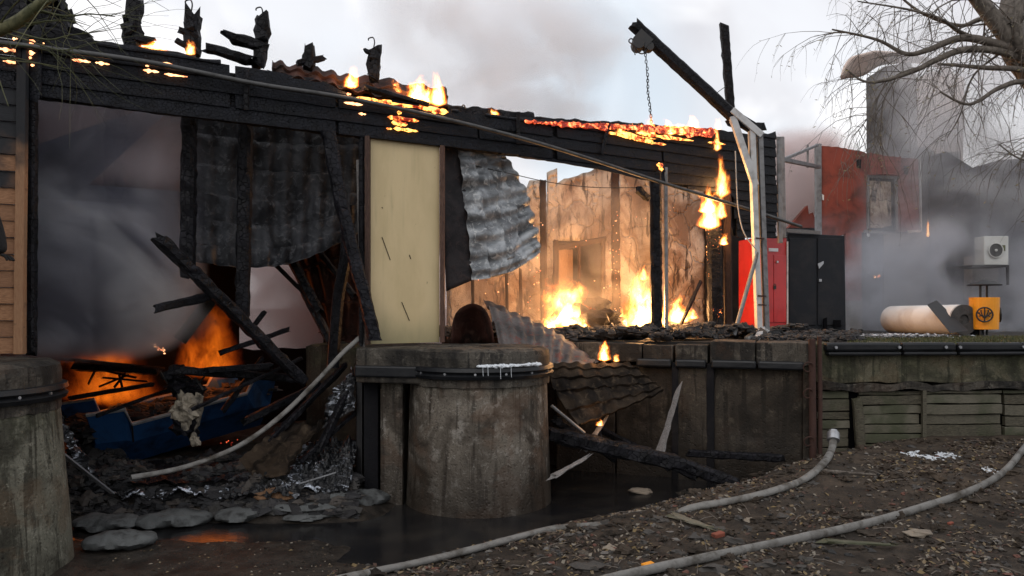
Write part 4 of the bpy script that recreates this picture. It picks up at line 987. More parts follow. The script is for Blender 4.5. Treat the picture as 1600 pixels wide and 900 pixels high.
def croof(u, v):
    a_ = k0.lerp(k1, v) if u < 1e-9 else None
    c = (k0 * (1 - v) + k1 * v) * (1 - u) + (k3 * (1 - v) + k2 * v) * u
    out = ((c - (k0 + k2) / 2)) * 1.06 + (k0 + k2) / 2
    return out + UP * (HC + .02 + .012 * math.sin(u * 60) + .06 * (1 - v))
obj('cabinet_roof', G().grid(croof, 60, 3), M['black_iron'], rc, solid=.006)
for (a_, b_) in ((k2 + nf * .02, k2 + nf * .02 + UP * 1.6),): obj('edge_strip', G().bar(a_, b_, .025, .02), M['white_steel'], rc)
# dark cabinet
dc = thing('dark_cabinet', 'tall sooty black double-door steel cabinet right of the red one', 'cabinet', P(1272, 515, 14.6))
slabD('body', [(1231, 364), (1320, 368), (1322, 516), (1233, 516)], 14.6, .9, 'dark_cabinet', dc, .015)
for (x0, x1) in ((1234, 1275), (1278, 1318)): slabD('door', [(x0, 372), (x1, 373), (x1, 508), (x0, 508)], 14.57, .02, 'dark_cabinet', dc, .006)
slabD('handle', [(1278, 412), (1287, 408), (1287, 412), (1280, 420)], 14.53, .03, 'coupling', dc); slabD('handle', [(1280, 436), (1284, 436), (1284, 440), (1280, 440)], 14.53, .03, 'coupling', dc)
slabD('top_strip', [(1230, 357), (1282, 361), (1282, 366), (1230, 363)], 14.5, .05, 'wood_ash', dc)
slabD('vent', [(1287, 498), (1292, 496), (1293, 514), (1287, 514)], 14.5, .03, 'soot_and_shade', dc); slabD('vent', [(1303, 500), (1314, 500), (1314, 512), (1303, 510)], 14.5, .03, 'soot_and_shade', dc)

# fallen white tank ------------------------------------------------------
t0 = P(1392, 499, 14.4); t1 = P(1506, 494, 12.55); rT = .25
t0.z = DECK + rT * .92; t1.z = DECK + rT * 1.02
ax = (t1 - t0).normalized(); sx = ax.cross(UP).normalized(); sy = sx.cross(ax)
tk = thing('white_tank', 'white cylindrical tank lying on its side, rust-scorched at one end', 'tank', (t0 + t1) / 2)
Lt = (t1 - t0).length
obj('drum', G().lathe(t0, [(.02, -.06), (rT * .7, -.03), (rT, .05), (rT, Lt * .5), (rT, Lt)], 32, (sx, sy, ax), caps=False), M['tank_white'], tk, smooth=True)
obj('end_lining', G().lathe(t0, [(rT * 1.005, Lt - .02), (rT * .99, Lt + .012), (rT * .35, Lt + .014), (rT * .33, Lt - .12), (.01, Lt - .12)], 32, (sx, sy, ax)), M['tank_end'], tk)
obj('charred_block', G().blob(t1 + Vector((.30, .15, -.12)), (.15, .12, .13), .3), M['char'], tk)
pq_ = [P(1448, 476, 12.85), P(1463, 469, 12.95), P(1512, 516, 12.2), P(1484, 520, 12.15)]
tag(obj('black_plate', G().slab(pq_, .025, (0, -1, -.2)), M['black_iron'], loc=pq_[3], bevel=.006), 'flat black iron plate leaning on the white tank', 'plate')

# bin ---------------------------------------------------------------------
bc = P(1538, 480, 12.6); bc.z = DECK
bn = thing('litter_bin', 'orange round litter bin with a black canopy and round crests', 'bin', bc)
obj('drum', G().lathe(bc, [(.205, .10), (.222, .62), (.205, .62), (.19, .14), (.02, .13)], 28), M['orange_paint'], bn, smooth=False)
obj('drum_base', G().lathe(bc, [(.02, .09), (.21, .10), (.02, .105)], 20), M['black_iron'], bn)
for sg in (-1, 1):
    bx = bc + Vector((sg * .115 - .01, -.10 + .2 * (sg > 0), 0))
    obj('post', G().tube([bx + UP * 0, bx + UP * .84], .018, 8), M['black_iron'], bn, smooth=True)
obj('canopy', G().lathe(bc, [(.25, .815), (.255, .83), (.16, .875), (.05, .905), (.01, .91)], 24), M['black_iron'], bn, smooth=True)
def crest(c, nx, r_):
    nx = nx.normalized(); h_ = nx.cross(UP).normalized(); g = G()
    g.tube([c + h_ * (r_ * math.cos(t)) + UP * (r_ * math.sin(t)) for t in (6.2832 * i / 20 for i in range(21))], .014, 6)
    for a0_ in range(5):                    # curled leaves of the crest
        th = math.pi * (-.5 + .5 * (a0_ - 2) / 2 + .5) + math.pi / 2 - math.pi * .5
        ln = r_ * .85
        g.tube(spline([c - UP * r_ * .5, c + h_ * (math.sin((a0_ - 2) * .6) * ln * .5) + UP * (-.1 * r_), c + h_ * (math.sin((a0_ - 2) * .6) * ln) + UP * (math.cos((a0_ - 2) * .6) * ln * .8), c + h_ * (math.sin((a0_ - 2) * .6) * ln * .7) + UP * (math.cos((a0_ - 2) * .6) * ln * .75)], 4), .010, 5)
    g.tube([c - UP * r_ * .9, c + UP * r_ * .9], .012, 5); g.tube([c - h_ * r_ * .7 - UP * r_ * .2, c + h_ * r_ * .7 - UP * r_ * .2], .010, 5)
    return g
obj('crest', crest(bc + Vector((-.14, -.235, .34)), Vector((-.35, -1, 0)), .115), M['black_iron'], bn); obj('crest', crest(bc + Vector((.235, -.03, .34)), Vector((1, -.45, 0)), .115), M['black_iron'], bn)

# air conditioner ---------------------------------------------------------
ac = thing('ac_unit', 'white outdoor air conditioner unit with round fan on a wall bracket', 'air conditioner', P(1557, 414, 15.2))
a_ = P(1538, 414, 15.2); b_ = P(1576, 414, 15.2); hA = (414 - 369) / F * 15.2
obj('casing', G().slab([a_, b_, b_ + Vector((0, .3, 0)), a_ + Vector((-.02, .3, 0))], hA, UP), M['ac_white'], ac, bevel=.012)
fc = P(1556, 391, 15.17); axF = (Vector((1, 0, 0)), UP, Vector((0, -1, 0)))
fg_ = obj('fan_guard', G().lathe(fc, [(.145, 0), (.15, .012), (.135, .016), (.13, 0)], 28, axF, caps=False), M['ac_white'], ac); obj('fan_well', G().lathe(fc, [(.132, .0), (.01, -.001)], 28, axF), M['ac_dark'], ac)
gg = G()
for i in range(4): gg.lathe(fc, [(.03 + .026 * i, .008), (.034 + .026 * i, .011)], 24, axF, caps=False)
for i in range(16): th = i * math.pi / 8; gg.bar(fc + Vector((.03 * math.cos(th), -.009, .03 * math.sin(th))), fc + Vector((.132 * math.cos(th), -.009, .132 * math.sin(th))), .004)
obj('fan_grille', gg, M['ac_dark'], fg_); obj('fan_hub', G().lathe(fc, [(.025, .0), (.025, .02), (.01, .026)], 12, axF), M['ac_white'], fg_)
slabD('nameplate', [(1567, 383), (1571, 383), (1571, 392), (1567, 392)], 15.17, .02, 'moss_tuft', ac); slabD('bracket', [(1519, 414), (1577, 414), (1577, 417), (1519, 417)], 15.1, .9, 'black_iron', ac); slabD('bracket_leg', [(1574, 417), (1577, 417), (1577, 445), (1575, 445)], 15.2, .05, 'black_iron', ac)

# ================================================================== BOAT
bt = thing('blue_boat', 'blue boat with a white gunwale wedged in the left opening below deck', 'boat', P(280, 690, 10.2))
bp = [(135, 650, 9.7), (195, 641, 9.8), (206, 664, 9.85), (385, 616, 10.9), (396, 594, 11.0), (432, 588, 11.4)]
rg = []; lo = [(150, 694), (198, 688), (208, 690), (386, 640), (398, 638), (422, 632)]
tops = [P(*q) for q in bp]; bots = [P(x, y, d + .12) for (x, y), (_, _, d) in zip(lo, bp)]
bd_ = (tops[-1] - tops[0]); bd_.z = 0; bd_.normalize(); bn_ = Vector((-bd_.y, bd_.x, 0))
obj('hull', G().ring([[t, b, b + bn_ * .35 - UP * .35, b + bn_ * 1.1 - UP * .35, t + bn_ * 1.5, t + bn_ * 1.46, b + bn_ * 1.1, b + bn_ * .1, t + bn_ * .04] for t, b in zip(tops, bots)]), M['blue_hull'], bt)
obj('gunwale', G().tube([p + UP * .01 for p in tops], .028, 6), M['hull_trim'], bt); obj('gunwale', G().tube([p + bn_ * 1.48 + UP * .01 for p in tops], .028, 6), M['hull_trim'], bt)
obj('seam', G().bar(tops[2] - bn_ * .01, bots[2] - bn_ * .01, .02, .02), M['black_iron'], bt)
# wreck hanging over the boat
wk = thing('scorched_wreckage', 'crumpled black and cream burnt wreckage hanging over the blue boat', 'wreckage', P(290, 640, 9.2))
gg = G()
for (px, py, r_) in ((270, 585, .12), (285, 600, .14), (300, 612, .13), (276, 606, .1)): gg.blob(P(px, py, 9.35), (r_, r_, r_ * .8), .45)
obj('black_lumps', gg, M['char_shiny'], wk)
obj('cream_lump', G().blob(P(289, 638, 9.2), (.15, .14, .15), .45, 3), M['wreck_cream'], wk); obj('cream_scrap', G().char(P(312, 618, 9.2), P(303, 668, 9.2), .10, .08, .3), M['wreck_cream'], wk)
obj('lower_lump', G().blob(P(290, 664, 9.2), (.13, .12, .14), .5), M['char_shiny'], wk); obj('end_lump', G().blob(P(304, 688, 9.15), (.06, .06, .075), .4), M['wreck_cream'], wk)
for (a_, b_) in (((310, 600), (322, 585)), ((305, 590), (318, 610)), ((262, 600), (250, 580))): obj('rod', G().tube([P(*a_, 9.25), P(*b_, 9.2)], .012, 6), M['black_iron'], wk)

# ================================================================== THINGS ON THE MUD
def hose(label, pts, r=.05, sink=0.0):
    return tag(obj('fire_hose', G().tube(spline(pts, 14), (lambda o_: lambda t: r * (1 + .10 * nz(t * 26, o_) + .05 * nz(t * 90, o_)))(random.uniform(0, 40)), 14, .80), M['hose_cloth'], loc=pts[0], smooth=True), label, 'fire hose')
def on(px, py, r=.034): return hit(px, py) + UP * r
hose('thick grey fire hose curving from its coupling by the pile down to the water', [P(1302, 683, 9.45), P(1300, 700, 9.3)] + [on(*q) for q in ((1288, 728), (1255, 755), (1200, 775), (1140, 789))] + [hit(1080, 798) + UP * .02, hit(1045, 801) - UP * .07], .044)
hose('grey fire hose emerging from the water at the lower edge', [hit(975, 812) - UP * .08, hit(925, 822) + UP * .0, on(860, 832, .03), on(800, 848), on(740, 864), on(660, 884), on(600, 897), on(520, 915), on(400, 945)], .040)
hose('nearest pale fire hose sweeping up to the right across the leaf litter', [on(1680, 610), on(1640, 650)] + [on(*q) for q in ((1598, 708), (1565, 745), (1510, 775), (1430, 802), (1350, 825), (1240, 850), (1150, 868), (1060, 888), (980, 905), (900, 925))], .043)
hose('long grey fire hose sagging through the left opening onto the rubble', [PF(600, 490, .6), PF(568, 522, .1), PF(535, 552, 0), PF(500, 590, .0), PF(450, 640, 0), PF(400, 680, -.05), PF(350, 708, -.1), PF(280, 732, -.15), PF(205, 746, -.2)], .030)
cpl = thing('hose_coupling', 'aluminium hose coupling half buried in white foam by the pile', 'coupling', P(1302, 681, 9.45))
obj('collar', G().tube([P(1302, 677, 9.48), P(1302, 688, 9.42)], .075, 14), M['coupling'], cpl, smooth=True); obj('lug', G().tube([P(1302, 672, 9.5), P(1302, 678, 9.48)], .05, 12), M['coupling'], cpl)
def foam(label, px, py, rx, ry, n_, s_):
    c = hit(px, py); gg = G()
    for _ in range(n_):
        q = Vector((random.gauss(0, rx), random.gauss(0, ry), 0)); p = c + q; p.z = gh(p.x, p.y) + s_ * .2; gg.blob(p, (s_ * random.uniform(.5, 1.3), s_ * random.uniform(.5, 1.3), s_ * .45), .4, 1)
    return tag(obj('foam', gg, M['foam_white'], kind='stuff'), label, 'foam')
foam('white foam around the hose coupling', 1292, 690, .09, .05, 60, .03); foam('patch of melting white foam on the brown bank', 1452, 712, .13, .07, 260, .016); foam('small fleck of foam on the bank by the planks', 1545, 736, .03, .04, 50, .012)
def bag(label, px0, py0, px1, py1, h, D=None, mat='sandbag', th=.20):
    a_ = hit(px0, py0); b_ = hit(px1, py1); c = (a_ + b_) / 2; d = (b_ - a_); L = d.length; d.normalize(); y = UP.cross(d).normalized(); rs = []
    o_ = random.uniform(0, 50)
    for i in range(25):
        t = i / 24; e = (math.sin(math.pi * min(1, max(0, t))) ** .42); r = []
        for j in range(16):
            q = 2 * math.pi * j / 16; k_ = 1 + .34 * nz(t * 4 + o_, math.cos(q) * 2, math.sin(q) * 2) + .16 * nz(t * 13, q * 2.2, o_)
            r.append(a_ + d * (L * t) + y * (th * e * math.cos(q) * k_ + th * .7) + UP * (h * .36 * (.10 + e) * (math.sin(q)) * k_ + h * .30 + .02 * nz(t * 3, o_)))
        rs.append(r)
    return tag(obj('sandbag', G().ring(rs), M[mat], loc=c, smooth=True), label, 'sandbag')
bag('wet grey sandbag lowest and nearest, beside the left pier', 118, 866, 240, 858, .21)
bag('dark sandbag slumped behind the nearest one at the left pier', 100, 832, 210, 832, .20, mat='sandbag')
bag('long flat grey sandbag in front of the crumpled black sheet', 204, 832, 332, 822, .22)
bag('grey sandbag lying in a line before the brown cloth', 332, 822, 412, 812, .17)
bag('pale grey flattened sandbag below the brown cloth', 408, 808, 540, 800, .15); bag('thin sandbag flap lying in the water before the brown cloth', 440, 820, 535, 808, .08)
bag('rounded grey sandbag against the foot of the round pier', 520, 795, 618, 790, .26); bag('small grey lump of sandbag half sunk near the round pier', 530, 795, 565, 793, .10)
o = bag('rusty brown crumpled cloth lying on the sandbags', 385, 790, 475, 782, .20, mat='brown_cloth'); o.name = 'brown_cloth'; o['category'] = 'cloth'
# black glossy sheets, sky glints painted on as silver streaks
def crumple(name, label, c4, nu, nv, amp, mat, cat, fq=3.0, ridge=1.0, th=.003):
    f = lerp2(*c4); o_ = random.uniform(0, 60); nr = (c4[1] - c4[0]).cross(c4[3] - c4[0]).normalized()
    def fn(u, v):
        p = f(u, v); k_ = fq
        e = abs(nz(p.x * k_ + o_, p.y * k_, p.z * k_)) * 1.4 + .5 * abs(nz(p.x * k_ * 2.7, p.y * k_ * 2.7 + o_, p.z * k_ * 2)) + .25 * nz(p.x * k_ * 7, p.y * k_ * 7, p.z * 7 + o_)
        ed = .12 * nz(u * 7 + o_, v * 7)
        return p + nr * (amp * e) + (c4[1] - c4[0]) * ed * .12 * (1 if u in (0, 1) else .3)
    return tag(obj(name, G().grid(fn, nu, nv), M[mat], loc=c4[0], solid=th), label, cat)
def H(px, py, dz=0): return hit(px, py) + UP * dz
crumple('black_sheet', 'crumpled glossy black plastic sheet with painted sky glints behind the sandbags', [H(160, 792, .05), H(415, 790, .05), P(420, 752, 9.0), P(190, 762, 9.0)], 90, 40, .12, 'painted_glints', 'plastic sheet', 4.2)
crumple('black_sheet', 'torn shiny black sheet heaped against the dark side of the round pier', [H(415, 792, .05), H(545, 785, .08), P(560, 690, 9.3), P(455, 700, 9.5)], 60, 60, .14, 'painted_glints', 'plastic sheet', 5.0)
crumple('black_sheet', 'shredded black sheet with painted glints draped on the dark cheek of the round pier', [P(505, 672, 9.2), P(556, 640, 9.1), P(556, 575, 9.25), P(522, 610, 9.3)], 30, 40, .10, 'painted_glints', 'plastic sheet', 6.0)
crumple('black_sheet', 'glossy black sheet hanging beside the left pier', [P(78, 640, 6.9), P(92, 638, 7.1), P(172, 768, 8.3), P(150, 772, 8.1)], 14, 60, .06, 'painted_glints', 'plastic sheet', 6.0)
o = obj('metal_strip', G().bar(P(86, 700, 7.1), P(176, 771, 7.9), .05, .015), M['coupling'], loc=P(86, 700, 7.1)); tag(o, 'bent shiny metal strip slanting down from the left pier', 'metal strip')
fn1 = sheet2([P(372, 715, 8.9), P(400, 745, 8.7), P(450, 742, 8.6)], [P(452, 655, 9.5), P(490, 668, 9.3), P(502, 655, 9.2)], .08)
sheet_thing('debris_sheet', 'ash-grey corrugated sheet tilted on the rubble beside the sagging hose', tile_sheet(fn1, 5, 3, .03, .02, .06), 'sheet_under')
crumple('debris_sheet', 'flat dull black sheet under the sagging hose', [P(200, 760, 8.6), P(420, 752, 8.7), P(440, 712, 9.8), P(190, 735, 9.8)], 50, 20, .10, 'char', 'sheet', 3)
for (label, a_, b_, w_) in (('thin silver batten crossing the shiny sheet by the pier', P(415, 772, 8.6), P(525, 738, 8.7), .014), ('thin bent rod over the rubble near the pier', P(445, 768, 8.6), P(520, 732, 8.9), .012)):
    tag(obj('metal_rod', G().bar(a_, b_, w_), M['coupling'], loc=a_), label, 'rod')
# charred wreckage between round pier and bank
fallen('huge charred beam lying from the round pier down to the bank', (P(862, 678, 9.3), P(1050, 722, 8.95), .22), (P(1045, 718, 8.95), P(1150, 756, 8.75), .17))
fallen('charred beam lying along the foot of the concrete quay wall', (P(1075, 708, 9.75), P(1222, 716, 9.35), .11))
fallen('blackened rafter leaning from the pier under the torn sheet', (P(868, 655, 9.6), P(960, 715, 9.5), .14))
fallen('charred slanting timber sunk behind the huge fallen beam', (P(940, 672, 10.0), P(1085, 745, 9.5), .10))
def gboard(label, a_, b_, w_, th=.03, mat='wood_ash'):
    return tag(obj('split_board', G().char(a_, b_, w_, th, .22, seg=14, rag=1.2, taper=.55), M[mat], loc=a_), label, 'board')
gboard('pale grey split board standing against the quay wall', P(1028, 716, 9.5), P(1060, 608, 9.9), .11)
gboard('grey splintered board propped under the torn roof sheet', P(918, 696, 9.3), P(944, 658, 9.4), .13); gboard('pale splinter of board lying at the foot of the round pier', P(862, 746, 8.6), P(919, 713, 9.0), .10)
gboard('thin charred slat leaning under the torn roof sheet', P(945, 705, 9.4), P(934, 660, 9.5), .04, mat='char')
o = obj('steel_tube', G().tube([P(862, 634, 9.0), P(913, 676, 9.2)], .018, 8), M['grey_steel'], loc=P(862, 634, 9.0)); tag(o, 'thin steel tube slanting beside the round pier', 'tube')
for (px, py, sx_, sy_, lab) in ((1003, 770, .16, .10, 'flat tan stone slab lying in the shallow water'), (1435, 838, .13, .07, 'pale weathered wood chunk under the near hose')):
    c = hit(px, py); tag(obj('stone_slab', G().blob(c + UP * .02, (sx_, sy_, .035), .25), M['tan_wall'], loc=c), lab, 'stone')
gboard('rotten plank end lying behind the near hose', H(1285, 850, .03), H(1400, 858, .03), .08, mat='wood_quay')
gboard('muddy broken plank at the water edge', H(1060, 812, .02), H(1110, 828, .02), .12, mat='wood_quay'); gboard('dry twig-thin branch on the bank below the planks', H(1285, 738, .02), H(1365, 745, .02), .03, mat='bark')
for (px, py, s_) in ((1122, 838, .055), (1485, 820, .03), (1012, 887, .05)):
    c = hit(px, py); tag(obj('brick_piece', G().box(c + UP * .01, (s_ * 2, s_ * 1.2, s_ * .9), (Vector((.9, .4, .1)), Vector((-.4, .9, 0)), Vector((0, -.1, 1)))), M['brick_red'] if px != 1012 else M['orange_paint'], loc=c, bevel=.008), {1122: 'broken red brick among rubble at the water edge', 1485: 'small red brick chip above the near hose', 1012: 'bright orange scrap beside the near hose'}[px], 'brick' if px != 1012 else 'scrap')
# rubble stones
def chunk(c, s_): return G().blob(c, (s_ * random.uniform(.7, 1.5), s_ * random.uniform(.6, 1.1), s_ * random.uniform(.3, .6)), .55, 1)
for i in range(75):
    if i < 45: px, py = random.uniform(860, 1300), random.uniform(800, 898)
    else: px, py = random.uniform(1250, 1600), random.uniform(745, 895)
    c = hit(px, py); s_ = random.uniform(.03, .085) * (1 if i < 45 else .6)
    tag(obj('stone', chunk(c + UP * .0, s_), M[random.choice(['stone', 'stone', 'concrete_cap', 'tan_wall' if i % 5 == 0 else 'stone'])], loc=c), 'small dark broken stone in the mud of the bank', 'stone', 'broken stones scattered on the muddy bank')
def mk(n_, dom, smin, smax, lev=1):
    g = G()
    for _ in range(n_):
        p = dom(); s_ = random.uniform(smin, smax); g.blob(p, (s_ * random.uniform(.7, 1.6), s_ * random.uniform(.6, 1.2), s_ * random.uniform(.4, .8)), .5, lev)
    return g
def gpt(x0, x1, y0, y1):
    def f():
        x = random.uniform(x0, x1); y = random.uniform(y0, y1); return Vector((x, y, gh(x, y)))
    return f
def bankpt():
    while True:
        x = random.uniform(-1.5, 8.5); y = random.uniform(5.4, 10)
        t = (x + 1.6) * .591 - (y - 6.57) * .806
        if t > .05 + random.random() ** 2 * .5: return Vector((x, y, gh(x, y) + .006))
o = obj('gravel', mk(1500, bankpt, .006, .026), M['rubble_mix'], kind='stuff'); tag(o, 'loose grit and rubble crumbs on the bank', 'gravel')
def clump():
    while True:
        p = bankpt()
        if nz(p.x * 1.3, p.y * 1.3, 8) * .8 + nz(p.x * 4, p.y * 4, 2) * .5 + random.uniform(-.25, .3) > 0: return p
o = obj('clods', mk(260, bankpt, .025, .075, 2), M['mud'], kind='stuff'); tag(o, 'lumps of brown mud over the bank', 'mud')
o = obj('fallen_leaves', scatter_mesh(9500, clump, .055, .6), M['leaf_litter'], kind='stuff'); tag(o, 'dead willow leaves littering the brown bank', 'leaves')
o = obj('fallen_leaves', scatter_mesh(500, gpt(-3.6, -1.0, 5.8, 7.6), .035, .4), M['leaf_litter'], kind='stuff'); tag(o, 'sparse dead leaves on the wet mud before the sandbags', 'leaves')
def dpt():
    while True:
        s_ = random.uniform(4.8, 10.4); off = random.uniform(-.7, 2.3); p = FS(s_, off, DECK + .02 + abs(nz(s_ * 1.3, off * 1.5)) * .28)
        q = QP(HX + p.x / p.y * F, 0)
        if p.y > q.y + .12: return p
o = obj('charred_debris', mk(1900, dpt, .02, .08), M['char_mix'], kind='stuff'); tag(o, 'charred rubble heaped on the deck inside the burning bays', 'debris')
def dpt2():
    px = random.uniform(1180, 1345); D = random.uniform(10.4, 14); p = P(px, 480, D); p.z = DECK + random.uniform(0, .05); return p
o = obj('charred_debris', mk(500, dpt2, .015, .055), M['char_mix'], kind='stuff'); tag(o, 'burnt crumbs strewn on the deck before the cabinets', 'debris')
def dpt3():
    px = random.uniform(100, 560); D = random.uniform(8.3, 10.0); p = P(px, 480, D); p.z = gh(p.x, p.y) + abs(nz(p.x * 1.4, p.y * 1.4)) * .35 * sstep(8.2, 9, D); return p
def dpt4():
    u = random.random(); p = (tops[0].lerp(tops[-1], u)) + bn_ * random.uniform(.1, 1.4); p.z -= .18 + random.uniform(0, .12); return p
o = obj('charred_debris', mk(700, dpt4, .03, .10), M['char_mix'], kind='stuff'); tag(o, 'burnt wreckage filling the blue boat', 'debris')
o = obj('charred_debris', mk(1600, dpt3, .02, .09), M['char_mix'], kind='stuff'); tag(o, 'black sodden rubble under the left opening', 'debris')
def heap(label, px, py, off, r3, mat='char'):
    c = PF(px, py, off); return tag(obj('burnt_heap', G().blob(c, r3, .4, 3), M[mat], loc=c), label, 'burnt heap')
heap('smouldering black heap with fire behind it under the window', 926, 500, 1.6, (.42, .4, .28)); heap('charred heap at the foot of the two posts', 1000, 528, .5, (.38, .4, .12)); heap('flat charred log before the fires', 940, 523, .55, (.55, .14, .06))
def stk():
    g = G()
    for _ in range(260):
        p = clump(); a_ = random.uniform(0, 6.28); L_q = random.uniform(.06, .3); q = p + Vector((math.cos(a_) * L_q, math.sin(a_) * L_q, 0)); q.z = gh(q.x, q.y) + .012; g.tube([p, (p + q) / 2 + Vector((0, 0, .015)), q], .004, 4)
    return g
o = obj('twig_litter', stk(), M['bark'], kind='stuff'); tag(o, 'broken twigs strewn over the bank', 'twigs')
# small things stuck in the debris: burnt wheel arch ribs on the fire floor
for (a_, b_) in (((150, 560), (200, 575)), ((135, 590), (150, 575)), ((160, 600), (200, 590)), ((175, 612), (185, 590)), ((190, 610), (196, 588))):
    pass
tw = thing('burnt_bush', 'charred wiry sticks silhouetted against the low orange fire', 'bush', P(190, 600, 11.0))
for (a_, b_) in (((138, 600), (152, 572)), ((150, 576), (212, 590)), ((155, 604), (200, 586)), ((178, 606), (196, 582)), ((192, 610), (186, 584)), ((160, 590), (230, 596))):
    obj('stick', G().char(P(*a_, 11.0), P(*b_, 11.0), .03, .03, .2), M['char'], tw)
fallen('black slab of fallen roof between the two low orange glows', (P(120, 572, 11.0), P(250, 580, 11.2), .16))

# ================================================================== FIREFIGHTER (mostly beyond the left edge)
def person():
    o0 = P(-55, 480, 6.45); o0.z = 1.84
    t = thing('person', 'firefighter in black turnout gear with lime stripes, standing on the corner pier', 'person', o0)
    J = {'pel': (0, 0, .88), 'sp': (.02, 0, 1.15), 'ch': (.05, -.02, 1.36), 'nk': (.07, -.04, 1.48), 'hd': (.09, -.06, 1.62), 'sl': (.0, -.19, 1.38), 'el': (.05, -.25, 1.10), 'wl': (.12, -.24, .90), 'sr': (.02, .18, 1.38), 'er': (.1, .24, 1.1), 'wr': (.16, .22, .92),
         'hl': (0, -.10, .84), 'kl': (.05, -.12, .46), 'al': (-.02, -.12, .08), 'tl': (.16, -.13, .04), 'hr': (0, .10, .84), 'kr': (.04, .13, .46), 'ar': (-.03, .13, .08), 'tr': (.15, .14, .04)}
    Rr = {'pel': .16, 'sp': .16, 'ch': .18, 'nk': .075, 'hd': .10, 'sl': .10, 'el': .075, 'wl': .055, 'sr': .10, 'er': .075, 'wr': .055, 'hl': .115, 'kl': .085, 'al': .065, 'tl': .05, 'hr': .115, 'kr': .085, 'ar': .065, 'tr': .05}
    E = [('pel', 'sp'), ('sp', 'ch'), ('ch', 'nk'), ('nk', 'hd'), ('ch', 'sl'), ('sl', 'el'), ('el', 'wl'), ('ch', 'sr'), ('sr', 'er'), ('er', 'wr'), ('pel', 'hl'), ('hl', 'kl'), ('kl', 'al'), ('al', 'tl'), ('pel', 'hr'), ('hr', 'kr'), ('kr', 'ar'), ('ar', 'tr')]
    ks = list(J); me = bpy.data.meshes.new('body'); me.from_pydata([Vector(J[k]) for k in ks], [(ks.index(a), ks.index(b)) for a, b in E], [])
    me.materials.append(M['turnout']); o = bpy.data.objects.new('body', me); C.objects.link(o); o.parent = t
    md = o.modifiers.new('skin', 'SKIN')
    for i, k_ in enumerate(ks): me.skin_vertices[0].data[i].radius = (Rr[k_], Rr[k_]); me.skin_vertices[0].data[i].use_root = (k_ == 'pel')
    o.modifiers.new('sub', 'SUBSURF').levels = 2; o.modifiers['sub'].render_levels = 2
    hg = G().lathe(o0 + Vector((.09, -.06, 1.60)), [(.155, .02), (.14, .05), (.135, .10), (.10, .17), (.02, .19)], 20); obj('helmet', hg, M['turnout'], t, smooth=True)
    for s_ in (-1, 1):
        for j, ln in enumerate((.055, .07, .075, .07)):
            wr_ = o0 + Vector(J['wl' if s_ < 0 else 'wr']); b0 = wr_ + Vector((.02, (j - 1.5) * .022, -.01)); obj('finger', G().tube(spline([b0, b0 + Vector((ln * .6, 0, -.012)), b0 + Vector((ln, 0, -.045))], 4), .010, 6), M['turnout'], t, smooth=True)
    a_ = o0 + Vector((.042, -.243, 1.14)); obj('reflective_band', G().lathe(a_, [(.088, -.02), (.092, -.02), (.092, .02), (.088, .02)], 16, caps=False), M['hi_vis'], t)
    obj('reflective_band', G().lathe(o0 + Vector((.0, 0, .97)), [(.185, -.025), (.19, -.025), (.19, .025), (.185, .025)], 20, caps=False), M['hi_vis'], t)
person()

# ================================================================== TREES
def tree(label, trunk, limbs, depth, seed, mat='bark', leaves=0, tw=(9, 6), droop=.5, root=None, r_end=.004, spread=.5):
    rnd = random.Random(seed); t = thing('bare_tree', label, 'tree', root or trunk[0][0])
    obj('trunk', G().tube(spline([p for p, r in trunk], 6), lambda u: interp([(i / (len(trunk) - 1), r) for i, (p, r) in enumerate(trunk)], u), 12), M[mat], t, smooth=True)
    twg = G(); lf = G(); tips = []
    def grow(p, d, L, r, lev):
        k_ = 5; pts = [p]; q = p
        for i in range(k_):
            d = (d + Vector((rnd.uniform(-1, 1), rnd.uniform(-1, 1), rnd.uniform(-1, 1))) * .22 + Vector((0, 0, -droop * .12 * (lev)))).normalized()
            q = q + d * (L / k_); pts.append(q)
        twg.tube(pts, lambda u: r * (1 - u * .7), 5 if lev < 2 else 3)
        if lev < depth:
            for _ in range(tw[min(lev, len(tw) - 1)]):
                i = rnd.randint(1, k_); dd = (d + Vector((rnd.uniform(-1, 1), rnd.uniform(-.8, .8), rnd.uniform(-1, .7))) * 1.0).normalized()
                grow(pts[i], dd, L * rnd.uniform(.35, .65), r * .5, lev + 1)
        else: tips.append(pts)
    for (pl_, r0, r1) in limbs:
        sp_ = spline(pl_, 7)
        obj('branch', G().tube(sp_, lambda u: r0 + (r1 - r0) * u, 8), M[mat], t, smooth=True)
        for _ in range(int(len(sp_) * .62)):
            u = rnd.random() ** .7; i = int(u * (len(sp_) - 2)); d = (sp_[i + 1] - sp_[i]).normalized()
            dd = (d * .6 + Vector((rnd.uniform(-1, 1), rnd.uniform(-.6, .6), rnd.uniform(-1, .9))) * spread * 1.6).normalized()
            grow(sp_[i], dd, rnd.uniform(.35, .8), max(r_end, (r0 + (r1 - r0) * u) * .17), 1)
    o = obj('twigs', twg, M[mat], t); o['kind'] = 'stuff'
    if leaves:
        for _ in range(leaves):
            pt = rnd.choice(tips); p = pt[rnd.randint(1, len(pt) - 1)]; a_ = rnd.uniform(0, 6.28); s_ = rnd.uniform(.02, .045)
            x = Vector((math.cos(a_), .3, math.sin(a_))) * s_; y = Vector((.2, .4, .4)) * s_ * .4
            lf.add([p, p + x * .5 + y, p + x, p + x * .5 - y], [(0, 1, 2, 3)])
        o = obj('leaves', lf, M['tree_leaf'], t); o['kind'] = 'stuff'
    return t
DT = 7.2
def T(px, py, d=0.0): return P(px, py, DT + d)
b0 = T(1760, 700); b0.z = .4
